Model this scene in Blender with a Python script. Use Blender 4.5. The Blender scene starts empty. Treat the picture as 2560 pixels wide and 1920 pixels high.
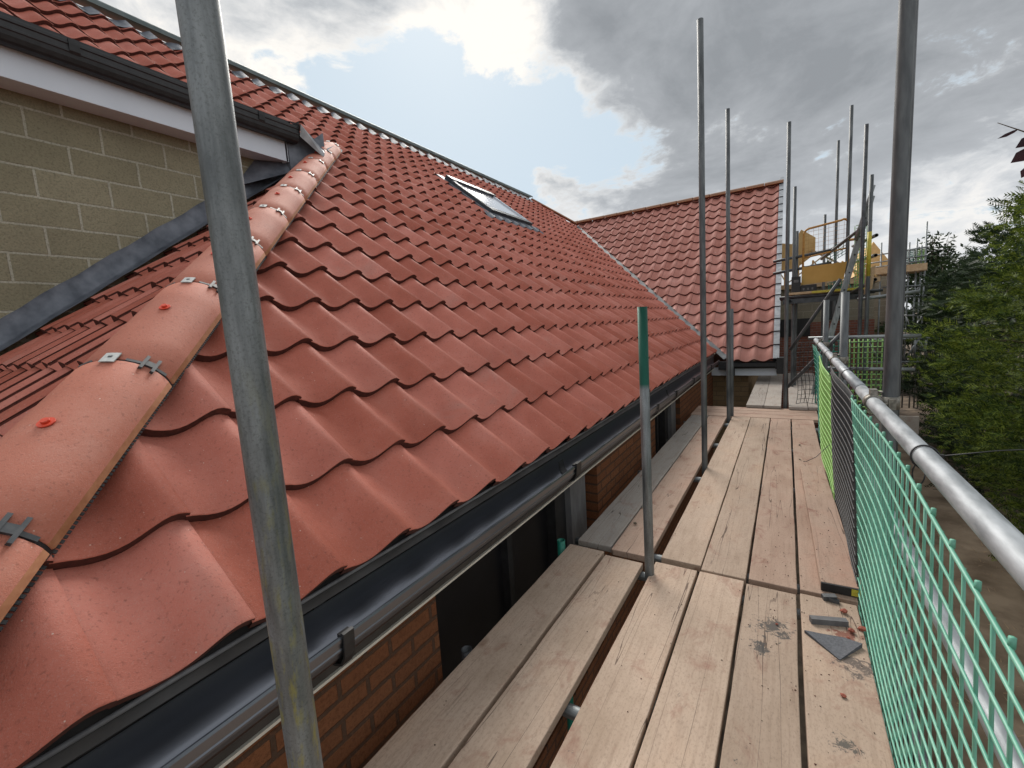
import bpy, math, random
from mathutils import Vector, Matrix
random.seed(7)
R=math.radians
sc=bpy.context.scene
C=sc.collection
# ---------------------------------------------------------------- camera
CAM=Vector((0,0,1.35))
yaw,pitch,roll=R(-32.296),R(-7.203),R(-3.768)
def cam_axes():
    cy,sy,cp,sp=math.cos(yaw),math.sin(yaw),math.cos(pitch),math.sin(pitch)
    f=Vector((sy*cp,cy*cp,sp)); r=Vector((cy,-sy,0)); u=r.cross(f)
    return r*math.cos(roll)+u*math.sin(roll), -r*math.sin(roll)+u*math.cos(roll), f
r_,u_,f_=cam_axes()
cd=bpy.data.cameras.new('camera'); cam=bpy.data.objects.new('camera',cd); C.objects.link(cam)
m=Matrix((( r_.x,u_.x,-f_.x),(r_.y,u_.y,-f_.y),(r_.z,u_.z,-f_.z))).to_4x4(); m.translation=CAM
cam.matrix_world=m
cd.sensor_width=36; cd.lens=36*1092.57/2560; cd.clip_start=0.05; cd.clip_end=800
sc.camera=cam
# ---------------------------------------------------------------- world
SUN_AZ=R(-38); SUN_EL=R(40)          # azimuth from +Y towards +X
w=bpy.data.worlds.new('World'); sc.world=w; w.use_nodes=True
nt=w.node_tree; nt.nodes.clear()
def N(nt,t,**k):
    n=nt.nodes.new(t)
    for a,b in k.items():
        if a.startswith('i_'):
            key=a[2:]; key=int(key) if key.isdigit() else key.replace('_',' ')
            n.inputs[key].default_value=b
        else: setattr(n,a,b)
    return n
def L(nt,a,b): nt.links.new(a,b)
def math_(nt,op,a,b=None,c=None,clamp=False):
    n=nt.nodes.new('ShaderNodeMath'); n.operation=op; n.use_clamp=clamp
    for i,v in enumerate((a,b,c)):
        if v is None: continue
        if isinstance(v,(int,float)): n.inputs[i].default_value=v
        else: nt.links.new(v,n.inputs[i])
    return n.outputs[0]
def ramp(nt,fac,stops,interp='LINEAR'):
    n=nt.nodes.new('ShaderNodeValToRGB'); cr=n.color_ramp; cr.interpolation=interp
    while len(cr.elements)<len(stops): cr.elements.new(.5)
    for e,(p,c) in zip(cr.elements,stops):
        e.position=p; e.color=(*c,1) if len(c)==3 else c
    nt.links.new(fac,n.inputs[0]); return n.outputs[0]
def mix(nt,fac,a,b,mode='MIX'):
    n=nt.nodes.new('ShaderNodeMix'); n.data_type='RGBA'; n.blend_type=mode
    if isinstance(fac,(int,float)): n.inputs[0].default_value=fac
    else: nt.links.new(fac,n.inputs[0])
    for i,v in ((6,a),(7,b)):
        if isinstance(v,tuple): n.inputs[i].default_value=(*v,1) if len(v)==3 else v
        else: nt.links.new(v,n.inputs[i])
    return n.outputs[2]
tc=N(nt,'ShaderNodeTexCoord'); D=tc.outputs['Generated']
sep=N(nt,'ShaderNodeSeparateXYZ'); L(nt,D,sep.inputs[0])
zc=math_(nt,'ADD',math_(nt,'MAXIMUM',sep.outputs[2],0.0),0.30)
cx=math_(nt,'DIVIDE',sep.outputs[0],zc); cy_=math_(nt,'DIVIDE',sep.outputs[1],zc)
comb=N(nt,'ShaderNodeCombineXYZ'); L(nt,cx,comb.inputs[0]); L(nt,cy_,comb.inputs[1])
wn=N(nt,'ShaderNodeTexNoise',i_Scale=1.6,i_Detail=3.0); L(nt,comb.outputs[0],wn.inputs['Vector'])
wv=nt.nodes.new('ShaderNodeVectorMath'); wv.operation='MULTIPLY_ADD'; L(nt,wn.outputs['Color'],wv.inputs[0]); wv.inputs[1].default_value=(.35,.35,.35); L(nt,comb.outputs[0],wv.inputs[2])
n1=N(nt,'ShaderNodeTexNoise',i_Scale=3.4,i_Detail=10.0,i_Roughness=.62); L(nt,wv.outputs[0],n1.inputs['Vector'])
n2=N(nt,'ShaderNodeTexNoise',i_Scale=1.3,i_Detail=6.0,i_Roughness=.5); 
mp=N(nt,'ShaderNodeMapping'); mp.inputs['Location'].default_value=(7.3,2.1,0); mp.inputs['Rotation'].default_value=(0,0,R(20)); mp.inputs['Scale'].default_value=(1.0,1.0,1); L(nt,wv.outputs[0],mp.inputs['Vector']); L(nt,mp.outputs[0],n2.inputs['Vector'])
def blob(d,cosr,k=1.0):
    v=nt.nodes.new('ShaderNodeVectorMath'); v.operation='DOT_PRODUCT'; L(nt,D,v.inputs[0]); v.inputs[1].default_value=Vector(d).normalized()
    mr=N(nt,'ShaderNodeMapRange'); mr.interpolation_type='SMOOTHSTEP'; mr.inputs['From Min'].default_value=cosr; mr.inputs['From Max'].default_value=1.0; mr.inputs['To Max'].default_value=k
    L(nt,v.outputs['Value'],mr.inputs['Value']); return mr.outputs[0]
def summ(l):
    o=l[0]
    for b in l[1:]: o=math_(nt,'ADD',o,b)
    return o
#BLOBS
BLUE=[((-0.68,0.61,0.41),.980,.30),((-0.57,0.71,0.41),.980,.28),((-0.48,0.78,0.39),.986,.22),((-0.55,0.77,0.33),.980,.26),((-0.40,0.86,0.31),.984,.30),((-0.72,0.56,.40),.985,.16),((-0.30,0.92,0.27),.990,.20),((-.56,.66,.49),.996,.20),((-.40,.80,.42),.995,.10)]
DARK=[((-0.05,0.90,0.42),.90,.22),((0.05,0.92,0.38),.94,.08),((-.20,.80,.56),.95,.06),((.2,.9,.36),.95,.06)]
GLOW=[((-.47,.68,.56),.985,.40),((-.80,.40,.45),.93,.22),((-.42,.78,.47),.985,.16),((-.30,.86,.40),.99,.10),((.25,.95,.12),.96,.22)]
blue=summ([blob(*b) for b in BLUE]); dark=summ([blob(*b) for b in DARK])
den=math_(nt,'SUBTRACT',math_(nt,'ADD',math_(nt,'MULTIPLY',n1.outputs[0],2.2),-0.36),blue)
cover=ramp(nt,den,[(.34,(0,0,0)),(.54,(1,1,1))],'EASE')
glow=summ([blob(*b) for b in GLOW])
shade=math_(nt,'SUBTRACT',math_(nt,'ADD',math_(nt,'ADD',math_(nt,'MULTIPLY',den,.80),math_(nt,'MULTIPLY',n2.outputs[0],.60)),dark),glow)
ccol=ramp(nt,shade,[(.56,(.96,.92,.86)),(.72,(.74,.74,.735)),(.88,(.52,.54,.56)),(1.0,(.38,.40,.425))])
ccol=mix(nt,math_(nt,'MULTIPLY',math_(nt,'SUBTRACT',shade,1.0,clamp=True),2.6,clamp=True),ccol,(.275,.293,.315))
# pale band near the horizon
hz=N(nt,'ShaderNodeMapRange'); hz.inputs['From Min'].default_value=.0; hz.inputs['From Max'].default_value=.30; hz.inputs['To Min'].default_value=.75; hz.inputs['To Max'].default_value=0; L(nt,sep.outputs[2],hz.inputs['Value'])
ccol=mix(nt,hz.outputs[0],ccol,(.66,.69,.73))
sky=N(nt,'ShaderNodeTexSky'); sky.sky_type='NISHITA'; sky.sun_disc=False; sky.sun_elevation=SUN_EL; sky.sun_rotation=SUN_AZ; sky.air_density=1.0; sky.dust_density=2.0
b1=N(nt,'ShaderNodeBackground'); b1.inputs['Strength'].default_value=.10
skc=mix(nt,.93,sky.outputs[0],(5.5,6.6,7.5)); L(nt,skc,b1.inputs['Color'])
# the cloud deck is brighter behind the viewer and overhead
back=N(nt,'ShaderNodeVectorMath'); back.operation='DOT_PRODUCT'; L(nt,D,back.inputs[0]); back.inputs[1].default_value=Vector((.45,-.75,.50)).normalized()
br=N(nt,'ShaderNodeMapRange'); br.interpolation_type='SMOOTHSTEP'; br.inputs['From Min'].default_value=-.15; br.inputs['From Max'].default_value=.8; br.inputs['To Min'].default_value=1.0; br.inputs['To Max'].default_value=1.35; L(nt,back.outputs['Value'],br.inputs['Value'])
b2=N(nt,'ShaderNodeBackground'); L(nt,ccol,b2.inputs['Color']); L(nt,br.outputs[0],b2.inputs['Strength'])
ms=N(nt,'ShaderNodeMixShader'); L(nt,cover,ms.inputs[0]); L(nt,b1.outputs[0],ms.inputs[1]); L(nt,b2.outputs[0],ms.inputs[2])
wo=N(nt,'ShaderNodeOutputWorld'); L(nt,ms.outputs[0],wo.inputs[0])
# ---------------------------------------------------------------- sun
sd=bpy.data.lights.new('sun','SUN'); sd.energy=3.0; sd.angle=R(30); sd.color=(1,.95,.88)
so=bpy.data.objects.new('sun',sd); C.objects.link(so)
sdir=Vector((math.sin(SUN_AZ)*math.cos(SUN_EL),math.cos(SUN_AZ)*math.cos(SUN_EL),math.sin(SUN_EL)))
so.rotation_euler=(-sdir).to_track_quat('-Z','Y').to_euler()
sc.view_settings.view_transform='Standard'; sc.view_settings.look='None'; sc.view_settings.exposure=0.15; sc.view_settings.gamma=1
# ================================================================ materials
def M(name,col,rough=.7,metal=0.,spec=.5):
    mt=bpy.data.materials.new(name); mt.use_nodes=True; b=mt.node_tree.nodes['Principled BSDF']
    b.inputs['Base Color'].default_value=(*col,1); b.inputs['Roughness'].default_value=rough; b.inputs['Metallic'].default_value=metal
    b.inputs['Specular IOR Level'].default_value=spec
    return mt,mt.node_tree,b
def coords(nt,kind='Object',scale=(1,1,1)):
    if kind=='Position':
        g=nt.nodes.new('ShaderNodeNewGeometry'); o=g.outputs['Position']
    else: o=nt.nodes.new('ShaderNodeTexCoord').outputs[kind]
    mp=nt.nodes.new('ShaderNodeMapping'); mp.inputs['Scale'].default_value=scale; L(nt,o,mp.inputs['Vector']); return mp.outputs[0]
def noise(nt,vec,scale,detail=4,rough=.55,dist=0):
    n=N(nt,'ShaderNodeTexNoise',i_Scale=scale,i_Detail=float(detail),i_Roughness=rough,i_Distortion=dist); L(nt,vec,n.inputs['Vector']); return n.outputs[0]
def bump(nt,b,h,strength,dist=.002):
    n=N(nt,'ShaderNodeBump'); n.inputs['Strength'].default_value=strength; n.inputs['Distance'].default_value=dist; L(nt,h,n.inputs['Height']); L(nt,n.outputs[0],b.inputs['Normal'])
def simple(name,c1,c2,scale,rough=.7,metal=0,detail=4,bmp=0,kind='Object',lo=.35,hi=.65,sc3=(1,1,1),spec=.5):
    mt,t,b=M(name,c1,rough,metal,spec); v=coords(t,kind,sc3); f=noise(t,v,scale,detail)
    c=ramp(t,f,[(lo,c1),(hi,c2)]); L(t,c,b.inputs['Base Color'])
    if bmp: bump(t,b,f,bmp)
    return mt
def tile_mat(name,ca,cb,cc):
    mt,t,b=M(name,ca,.68,0,.38); v=coords(t,'Position')
    f=noise(t,v,3.1,5,.6); c=ramp(t,f,[(.30,ca),(.55,cb),(.75,cc)])
    g=t.nodes.new('ShaderNodeNewGeometry'); rnd=g.outputs['Random Per Island']
    # dusty smears, finger marks
    hs=N(t,'ShaderNodeHueSaturation'); L(t,math_(t,'ADD',math_(t,'MULTIPLY',rnd,.26),.87),hs.inputs['Value']); L(t,math_(t,'ADD',math_(t,'MULTIPLY',rnd,-.10),1.04),hs.inputs['Saturation']); L(t,c,hs.inputs['Color'])
    # pale cement bloom
    f2=noise(t,v,2.3,6,.7,.5); bl=ramp(t,f2,[(.54,(0,0,0)),(.80,(.38,.38,.38))])
    f3=noise(t,v,230,4,.7); sp=ramp(t,f3,[(.54,(0,0,0)),(.72,(.38,.38,.38))])
    bl=math_(t,'MULTIPLY',bl,math_(t,'ADD',.45,math_(t,'MULTIPLY',math_(t,'GREATER_THAN',rnd,.80),1.3)),clamp=True); c2=mix(t,bl,hs.outputs[0],(.42,.25,.21)); c3=mix(t,math_(t,'MULTIPLY',sp,1.0),c2,(.52,.35,.30))
    f4=noise(t,v,90,2,.6); dk=ramp(t,f4,[(.25,(.45,.45,.45)),(.42,(0,0,0))]); c4=mix(t,dk,c3,(.16,.05,.035))
    vf=N(t,'ShaderNodeTexVoronoi',i_Scale=23.0); L(t,v,vf.inputs['Vector'])
    ch=math_(t,'LESS_THAN',vf.outputs['Distance'],.045); c5=mix(t,math_(t,'MULTIPLY',ch,.6),c4,(.70,.60,.52))
    L(t,c5,b.inputs['Base Color'])
    h=math_(t,'ADD',noise(t,v,330,3,.7),math_(t,'MULTIPLY',noise(t,v,60,3,.6),.8)); bump(t,b,h,.75,.0018)
    return mt
m_tile=tile_mat('clay_tile',(.40,.106,.068),(.49,.146,.099),(.55,.20,.15))
m_tile2=tile_mat('clay_tile_pale',(.44,.175,.135),(.50,.215,.17),(.55,.27,.225))
m_cap=tile_mat('ridge_clay',(.45,.15,.098),(.51,.18,.12),(.56,.24,.175))
m_edge=simple('tile_edge_shade',(.055,.017,.012),(.10,.03,.021),40,.9,0,4,.3)  # clay edge darkened to paint in the shadow under overlapping tiles
m_brown=simple('ridge_brown',(.20,.105,.065),(.29,.155,.095),6,.8)
m_galv,t,b=M('galvanised_steel',(.4,.42,.43),.42,.55)
v=coords(t,'Object',(1,1,.10)); f=noise(t,v,60,5,.65); f2=noise(t,coords(t,'Object',(1,1,.5)),9,5,.6)
c=mix(t,ramp(t,f2,[(.35,(0,0,0)),(.65,(1,1,1))]),ramp(t,f,[(.3,(.10,.11,.112)),(.7,(.27,.29,.295))]),ramp(t,f,[(.3,(.18,.195,.20)),(.75,(.46,.49,.50))]))
L(t,c,b.inputs['Base Color']); L(t,ramp(t,f,[(.3,(.36,)*3),(.7,(.6,)*3)]),b.inputs['Roughness']); bump(t,b,f,.25,.001)
def galv_variant(name,patch,p0,p1,scale,stretch,zfade=None,base=None,dark=.8):
    mt=m_galv.copy(); mt.name=name; t=mt.node_tree; b=t.nodes['Principled BSDF']; src=b.inputs['Base Color'].links[0].from_socket
    src=mix(t,1.0,src,tuple([dark]*3),'MULTIPLY'); fs_=noise(t,coords(t,'Object'),240,3,.7); src=mix(t,ramp(t,fs_,[(.50,(0,)*3),(.68,(.5,)*3)]),src,(.08,.085,.08))
    v=coords(t,'Object',(1,1,stretch)); f=noise(t,v,scale,5,.65); k=ramp(t,f,[(p0,(0,0,0)),(p1,(1,1,1))])
    if zfade:
        g=t.nodes.new('ShaderNodeNewGeometry'); s=t.nodes.new('ShaderNodeSeparateXYZ'); L(t,g.outputs['Position'],s.inputs[0])
        mr=N(t,'ShaderNodeMapRange'); mr.inputs['From Min'].default_value=zfade[0]; mr.inputs['From Max'].default_value=zfade[1]; L(t,s.outputs[2],mr.inputs['Value']); k=math_(t,'MULTIPLY',k,mr.outputs[0])
    L(t,mix(t,k,src,patch),b.inputs['Base Color'])
    if base is not None: pass
    return mt
m_galv_lichen=galv_variant('galvanised_lichen',(.36,.33,.05),.52,.64,60,.22,(1.35,.45),dark=.80)
m_galv_green=galv_variant('galvanised_green_paint',(.006,.075,.050),.30,.44,30,.06,(1.0,1.03))
m_galv_pale=simple('pale_galvanised',(.20,.22,.235),(.42,.45,.475),34,.5,.25,6,.35,sc3=(1,1,.22))
m_galv_rough=simple('weathered_tube',(.065,.072,.078),(.155,.167,.172),25,.55,.4,5,.2,sc3=(1,1,.2))
m_galv_dark=simple('dark_tube',(.045,.05,.055),(.09,.096,.105),12,.5,.3,4,.1)
m_coupler=simple('coupler_steel',(.15,.14,.12),(.32,.30,.26),60,.5,.6,5,.4)
m_plastic_dark,t,b=M('gutter_plastic',(.17,.18,.205),.30,.9,.6)
bump(t,b,noise(t,coords(t,'Position'),220,3,.6),.05,.001)
m_black=simple('black_plastic',(.012,.012,.013),(.022,.022,.024),20,.5)
m_fascia_dark=simple('fascia_dark',(.03,.028,.027),(.05,.045,.042),12,.5)
m_white=simple('white_upvc',(.66,.71,.78),(.70,.75,.82),3,.35)
m_cream=simple('soffit_cream',(.62,.58,.50),(.70,.66,.58),8,.6)
m_lead=simple('lead_sheet',(.075,.085,.105),(.17,.185,.215),7,.5,.25,6,.3,kind='Position')
m_leadpale=simple('lead_pale',(.30,.32,.34),(.48,.50,.52),9,.45,.3,6,.3,kind='Position')
m_comb=simple('comb_strip',(.02,.022,.025),(.06,.065,.07),50,.6)
m_clip=simple('grey_clip',(.04,.045,.05),(.08,.085,.09),50,.45)
m_tag=simple('pale_tag',(.45,.46,.44),(.58,.58,.56),60,.5)
m_redcap=simple('red_cap',(.62,.055,.022),(.72,.08,.035),60,.45)
m_green_metal=simple('ridge_seal_grey',(.085,.115,.115),(.14,.17,.17),5,.45,.3)
m_anth=simple('anthracite_frame',(.035,.048,.056),(.06,.075,.085),10,.4,.3)
m_glass,t,b=M('roof_glass',(.50,.50,.54),.12,0,1.0); b.inputs['Metallic'].default_value=.35
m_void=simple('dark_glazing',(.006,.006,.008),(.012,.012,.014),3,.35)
m_jamb=simple('grey_jamb',(.10,.10,.105),(.155,.155,.16),20,.6,sc3=(1,1,.3))
# wood boards: grain along local Y
def wood(name,ca,cb,cc,stain=.5,spots=()):
    mt,t,b=M(name,ca,.82,0,.25)
    oi=t.nodes.new('ShaderNodeObjectInfo'); tcn=t.nodes.new('ShaderNodeTexCoord')
    va=t.nodes.new('ShaderNodeVectorMath'); va.operation='MULTIPLY_ADD'; L(t,oi.outputs['Random'],va.inputs[0]); va.inputs[1].default_value=(31,17,9); L(t,tcn.outputs['Object'],va.inputs[2])
    def mapd(s):
        mp=t.nodes.new('ShaderNodeMapping'); mp.inputs['Scale'].default_value=s; L(t,va.outputs[0],mp.inputs['Vector']); return mp.outputs[0]
    g=noise(t,mapd((1,.06,1)),70,6,.65,.3); big=noise(t,mapd((1,.6,1)),3.2,5,.6)
    c=ramp(t,big,[(.3,ca),(.52,cb),(.72,cc)])
    c=mix(t,ramp(t,g,[(.30,(.30,)*3),(.52,(0,)*3)]),c,(.20,.125,.085))
    fine=noise(t,mapd((1,.5,1)),150,4,.7); c=mix(t,ramp(t,fine,[(.30,(.42,)*3),(.50,(0,)*3)]),c,(.17,.12,.09))
    # cracks running with the grain
    vor=N(t,'ShaderNodeTexNoise',i_Scale=6.5,i_Detail=3.0,i_Distortion=0.0); L(t,mapd((1.5,.045,.2)),vor.inputs['Vector'])
    cr=math_(t,'ABSOLUTE',math_(t,'SUBTRACT',vor.outputs[0],.5)); crk=math_(t,'LESS_THAN',cr,.0028)
    brk=ramp(t,noise(t,mapd((1,.4,1)),2.1,2),[(.46,(0,)*3),(.52,(1,)*3)])
    c=mix(t,math_(t,'MULTIPLY',math_(t,'MULTIPLY',crk,brk),.75),c,(.07,.045,.035))
    st=ramp(t,noise(t,mapd((1,.7,1)),7,6,.72,.6),[(.555,(0,)*3),(.70,(stain,)*3)]); c=mix(t,st,c,(.22,.085,.06))
    blk=ramp(t,noise(t,mapd((1.3,1,1)),9.5,7,.75,.8),[(.655,(0,)*3),(.70,(.75,)*3)]); c=mix(t,blk,c,(.09,.085,.08))
    for sx,sy,sr,cl in spots:
        vd=t.nodes.new('ShaderNodeVectorMath'); vd.operation='DISTANCE'; L(t,tcn.outputs['Object'],vd.inputs[0]); vd.inputs[1].default_value=(sx,sy,.038)
        mr=N(t,'ShaderNodeMapRange'); mr.inputs['From Min'].default_value=sr; mr.inputs['From Max'].default_value=0; mr.inputs['To Max'].default_value=.30; L(t,vd.outputs['Value'],mr.inputs['Value'])
        nn_=noise(t,mapd((1,1,1)),34,6,.75,.5); k_=ramp(t,math_(t,'ADD',nn_,mr.outputs[0]),[(.66,(0,)*3),(.72,(.85,)*3)]); c=mix(t,k_,c,cl)
    kn=N(t,'ShaderNodeTexVoronoi',i_Scale=4.0); L(t,mapd((1,.45,1)),kn.inputs['Vector'])
    k1=ramp(t,kn.outputs['Distance'],[(.045,(.55,)*3),(.085,(0,)*3)]); c=mix(t,k1,c,(.17,.09,.055))
    hs=N(t,'ShaderNodeHueSaturation'); L(t,math_(t,'ADD',math_(t,'MULTIPLY',oi.outputs['Random'],.26),.87),hs.inputs['Value']); L(t,c,hs.inputs['Color'])
    L(t,hs.outputs[0],b.inputs['Base Color']); bump(t,b,math_(t,'ADD',g,math_(t,'MULTIPLY',crk,-1.5)),.35,.0015)
    return mt
m_wood=wood('scaffold_board_wood',(.36,.268,.20),(.45,.342,.265),(.47,.34,.252))
m_wood_black=wood('stained_board_wood',(.36,.268,.20),(.45,.342,.265),(.47,.34,.252),.5,[(.02,1.66,.13,(.07,.07,.07)),(-.03,1.50,.08,(.07,.07,.07))])
m_wood_dirt=wood('dirty_board_wood',(.36,.268,.20),(.45,.342,.265),(.47,.34,.252),.5,[(.06,1.50,.13,(.10,.085,.08)),(.05,1.68,.10,(.20,.07,.05)),(-.01,1.10,.07,(.08,.08,.075))])
m_wood_red=wood('scaffold_board_pink',(.36,.245,.185),(.44,.315,.245),(.44,.275,.205),.75)
m_wood_grey=wood('scaffold_board_grey',(.29,.26,.235),(.37,.335,.30),(.34,.295,.26),.4)
m_ply=simple('ochre_panel',(.50,.28,.06),(.60,.35,.09),3,.6,0,5,.1,kind='Position')
m_osb=simple('timber_frame_sheathing',(.62,.38,.14),(.72,.47,.20),5,.7,0,5,.1,kind='Position')
m_timber=simple('raw_timber',(.45,.30,.17),(.58,.42,.26),14,.8,0,5,.2)
m_gateyel=simple('gate_orange_paint',(.42,.20,.05),(.56,.30,.07),30,.55,.1)
m_yel=simple('yellow_paint',(.50,.42,.04),(.60,.50,.06),20,.5)
def brickmat(name,c1,c2,mort,bw,bh,ms,axis,rough=.85,soft=.0):
    mt,t,b=M(name,c1,rough,0,.2)
    g=t.nodes.new('ShaderNodeNewGeometry'); s=t.nodes.new('ShaderNodeSeparateXYZ'); L(t,g.outputs['Position'],s.inputs[0])
    cb=t.nodes.new('ShaderNodeCombineXYZ'); L(t,s.outputs[1 if axis=='x' else 0],cb.inputs[0]); L(t,s.outputs[2],cb.inputs[1])
    nv=N(t,'ShaderNodeTexNoise',i_Scale=9.0,i_Detail=3.0); L(t,g.outputs['Position'],nv.inputs['Vector'])
    wv=t.nodes.new('ShaderNodeVectorMath'); wv.operation='MULTIPLY_ADD'; L(t,nv.outputs['Color'],wv.inputs[0]); wv.inputs[1].default_value=(ms*.9,)*3; L(t,cb.outputs[0],wv.inputs[2])
    bt=N(t,'ShaderNodeTexBrick'); bt.offset=.5; L(t,wv.outputs[0],bt.inputs['Vector'])
    bt.inputs['Color1'].default_value=(*c1,1); bt.inputs['Color2'].default_value=(*c2,1); bt.inputs['Mortar'].default_value=(*mort,1)
    bt.inputs['Scale'].default_value=1; bt.inputs['Brick Width'].default_value=bw; bt.inputs['Row Height'].default_value=bh; bt.inputs['Mortar Size'].default_value=ms; bt.inputs['Mortar Smooth'].default_value=.3; bt.inputs['Bias'].default_value=0
    cs_=noise(t,g.outputs['Position'],45,5,.8)
    sp=noise(t,g.outputs['Position'],70,5,.8); c=mix(t,ramp(t,sp,[(.36,(.6,)*3),(.52,(0,)*3)]),bt.outputs['Color'],tuple(x*.45 for x in c1))
    sp2=noise(t,g.outputs['Position'],85,4,.75); c=mix(t,ramp(t,sp2,[(.55,(0,)*3),(.75,(.45,)*3)]),c,tuple(min(1,x*1.7) for x in c1))
    bg=noise(t,g.outputs['Position'],2.5,5,.6); c=mix(t,ramp(t,bg,[(.35,(.25,)*3),(.6,(0,)*3)]),c,tuple(x*.5 for x in c1))
    L(t,c,b.inputs['Base Color'])
    h=math_(t,'ADD',math_(t,'MULTIPLY',bt.outputs['Fac'],-1.2),sp); h=math_(t,'ADD',h,cs_); bump(t,b,h,.8,.007)
    return mt
m_brick=brickmat('orange_brick',(.20,.078,.036),(.26,.105,.048),(.10,.06,.04),.225,.075,.010,'x')
m_brickfar=brickmat('red_brick',(.22,.08,.055),(.28,.11,.08),(.25,.2,.17),.225,.075,.010,'y')
m_stone=brickmat('stone_gable',(.25,.17,.095),(.30,.21,.12),(.20,.15,.10),.30,.10,.008,'y')
m_block=brickmat('concrete_block',(.29,.265,.175),(.36,.33,.225),(.52,.50,.40),.44,.215,.010,'x')
m_blockfar=brickmat('concrete_block_far',(.24,.21,.16),(.30,.27,.20),(.36,.33,.27),.44,.215,.010,'y')
m_earth=simple('bare_earth',(.06,.042,.03),(.22,.165,.115),3.3,.95,0,8,.5,kind='Position')
m_gA=simple('mesh_green',(.13,.40,.29),(.22,.51,.385),14,.42)
m_gB=simple('mesh_black',(.03,.035,.037),(.06,.065,.07),14,.45)
m_gC=simple('mesh_lime',(.26,.52,.13),(.38,.64,.22),14,.45)
m_gD=simple('mesh_dark_green',(.008,.15,.10),(.015,.21,.15),14,.45)
m_slate=simple('grey_felt',(.075,.078,.09),(.12,.125,.14),120,.85,0,4,.4)
m_bark=simple('bark',(.06,.045,.03),(.13,.10,.07),20,.9,0,5,.5)
def leafmat(name,a,bc,c_,trans=.25):
    mt,t,b=M(name,a,.6,0,.3); g=t.nodes.new('ShaderNodeNewGeometry')
    n=noise(t,g.outputs['Position'],1.7,4,.6); f=math_(t,'ADD',math_(t,'MULTIPLY',g.outputs['Random Per Island'],.45),math_(t,'MULTIPLY',n,.75))
    L(t,ramp(t,f,[(.36,a),(.58,bc),(.80,c_)]),b.inputs['Base Color'])
    tr=N(t,'ShaderNodeBsdfTranslucent'); L(t,ramp(t,f,[(.3,a),(.85,c_)]),tr.inputs['Color'])
    mx=N(t,'ShaderNodeMixShader',i_0=trans); L(t,b.outputs[0],mx.inputs[1]); L(t,tr.outputs[0],mx.inputs[2]); L(t,mx.outputs[0],t.nodes['Material Output'].inputs[0])
    return mt
m_conifer=leafmat('conifer_foliage',(.014,.036,.007),(.060,.110,.016),(.24,.30,.045),.22)
m_conifer2=leafmat('dark_conifer_foliage',(.008,.018,.008),(.02,.04,.015),(.05,.08,.03),.15)
m_leaf=leafmat('broad_foliage',(.03,.07,.02),(.07,.12,.035),(.13,.19,.06))
m_purple=leafmat('purple_foliage',(.018,.008,.012),(.03,.012,.018),(.05,.02,.025))
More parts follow.
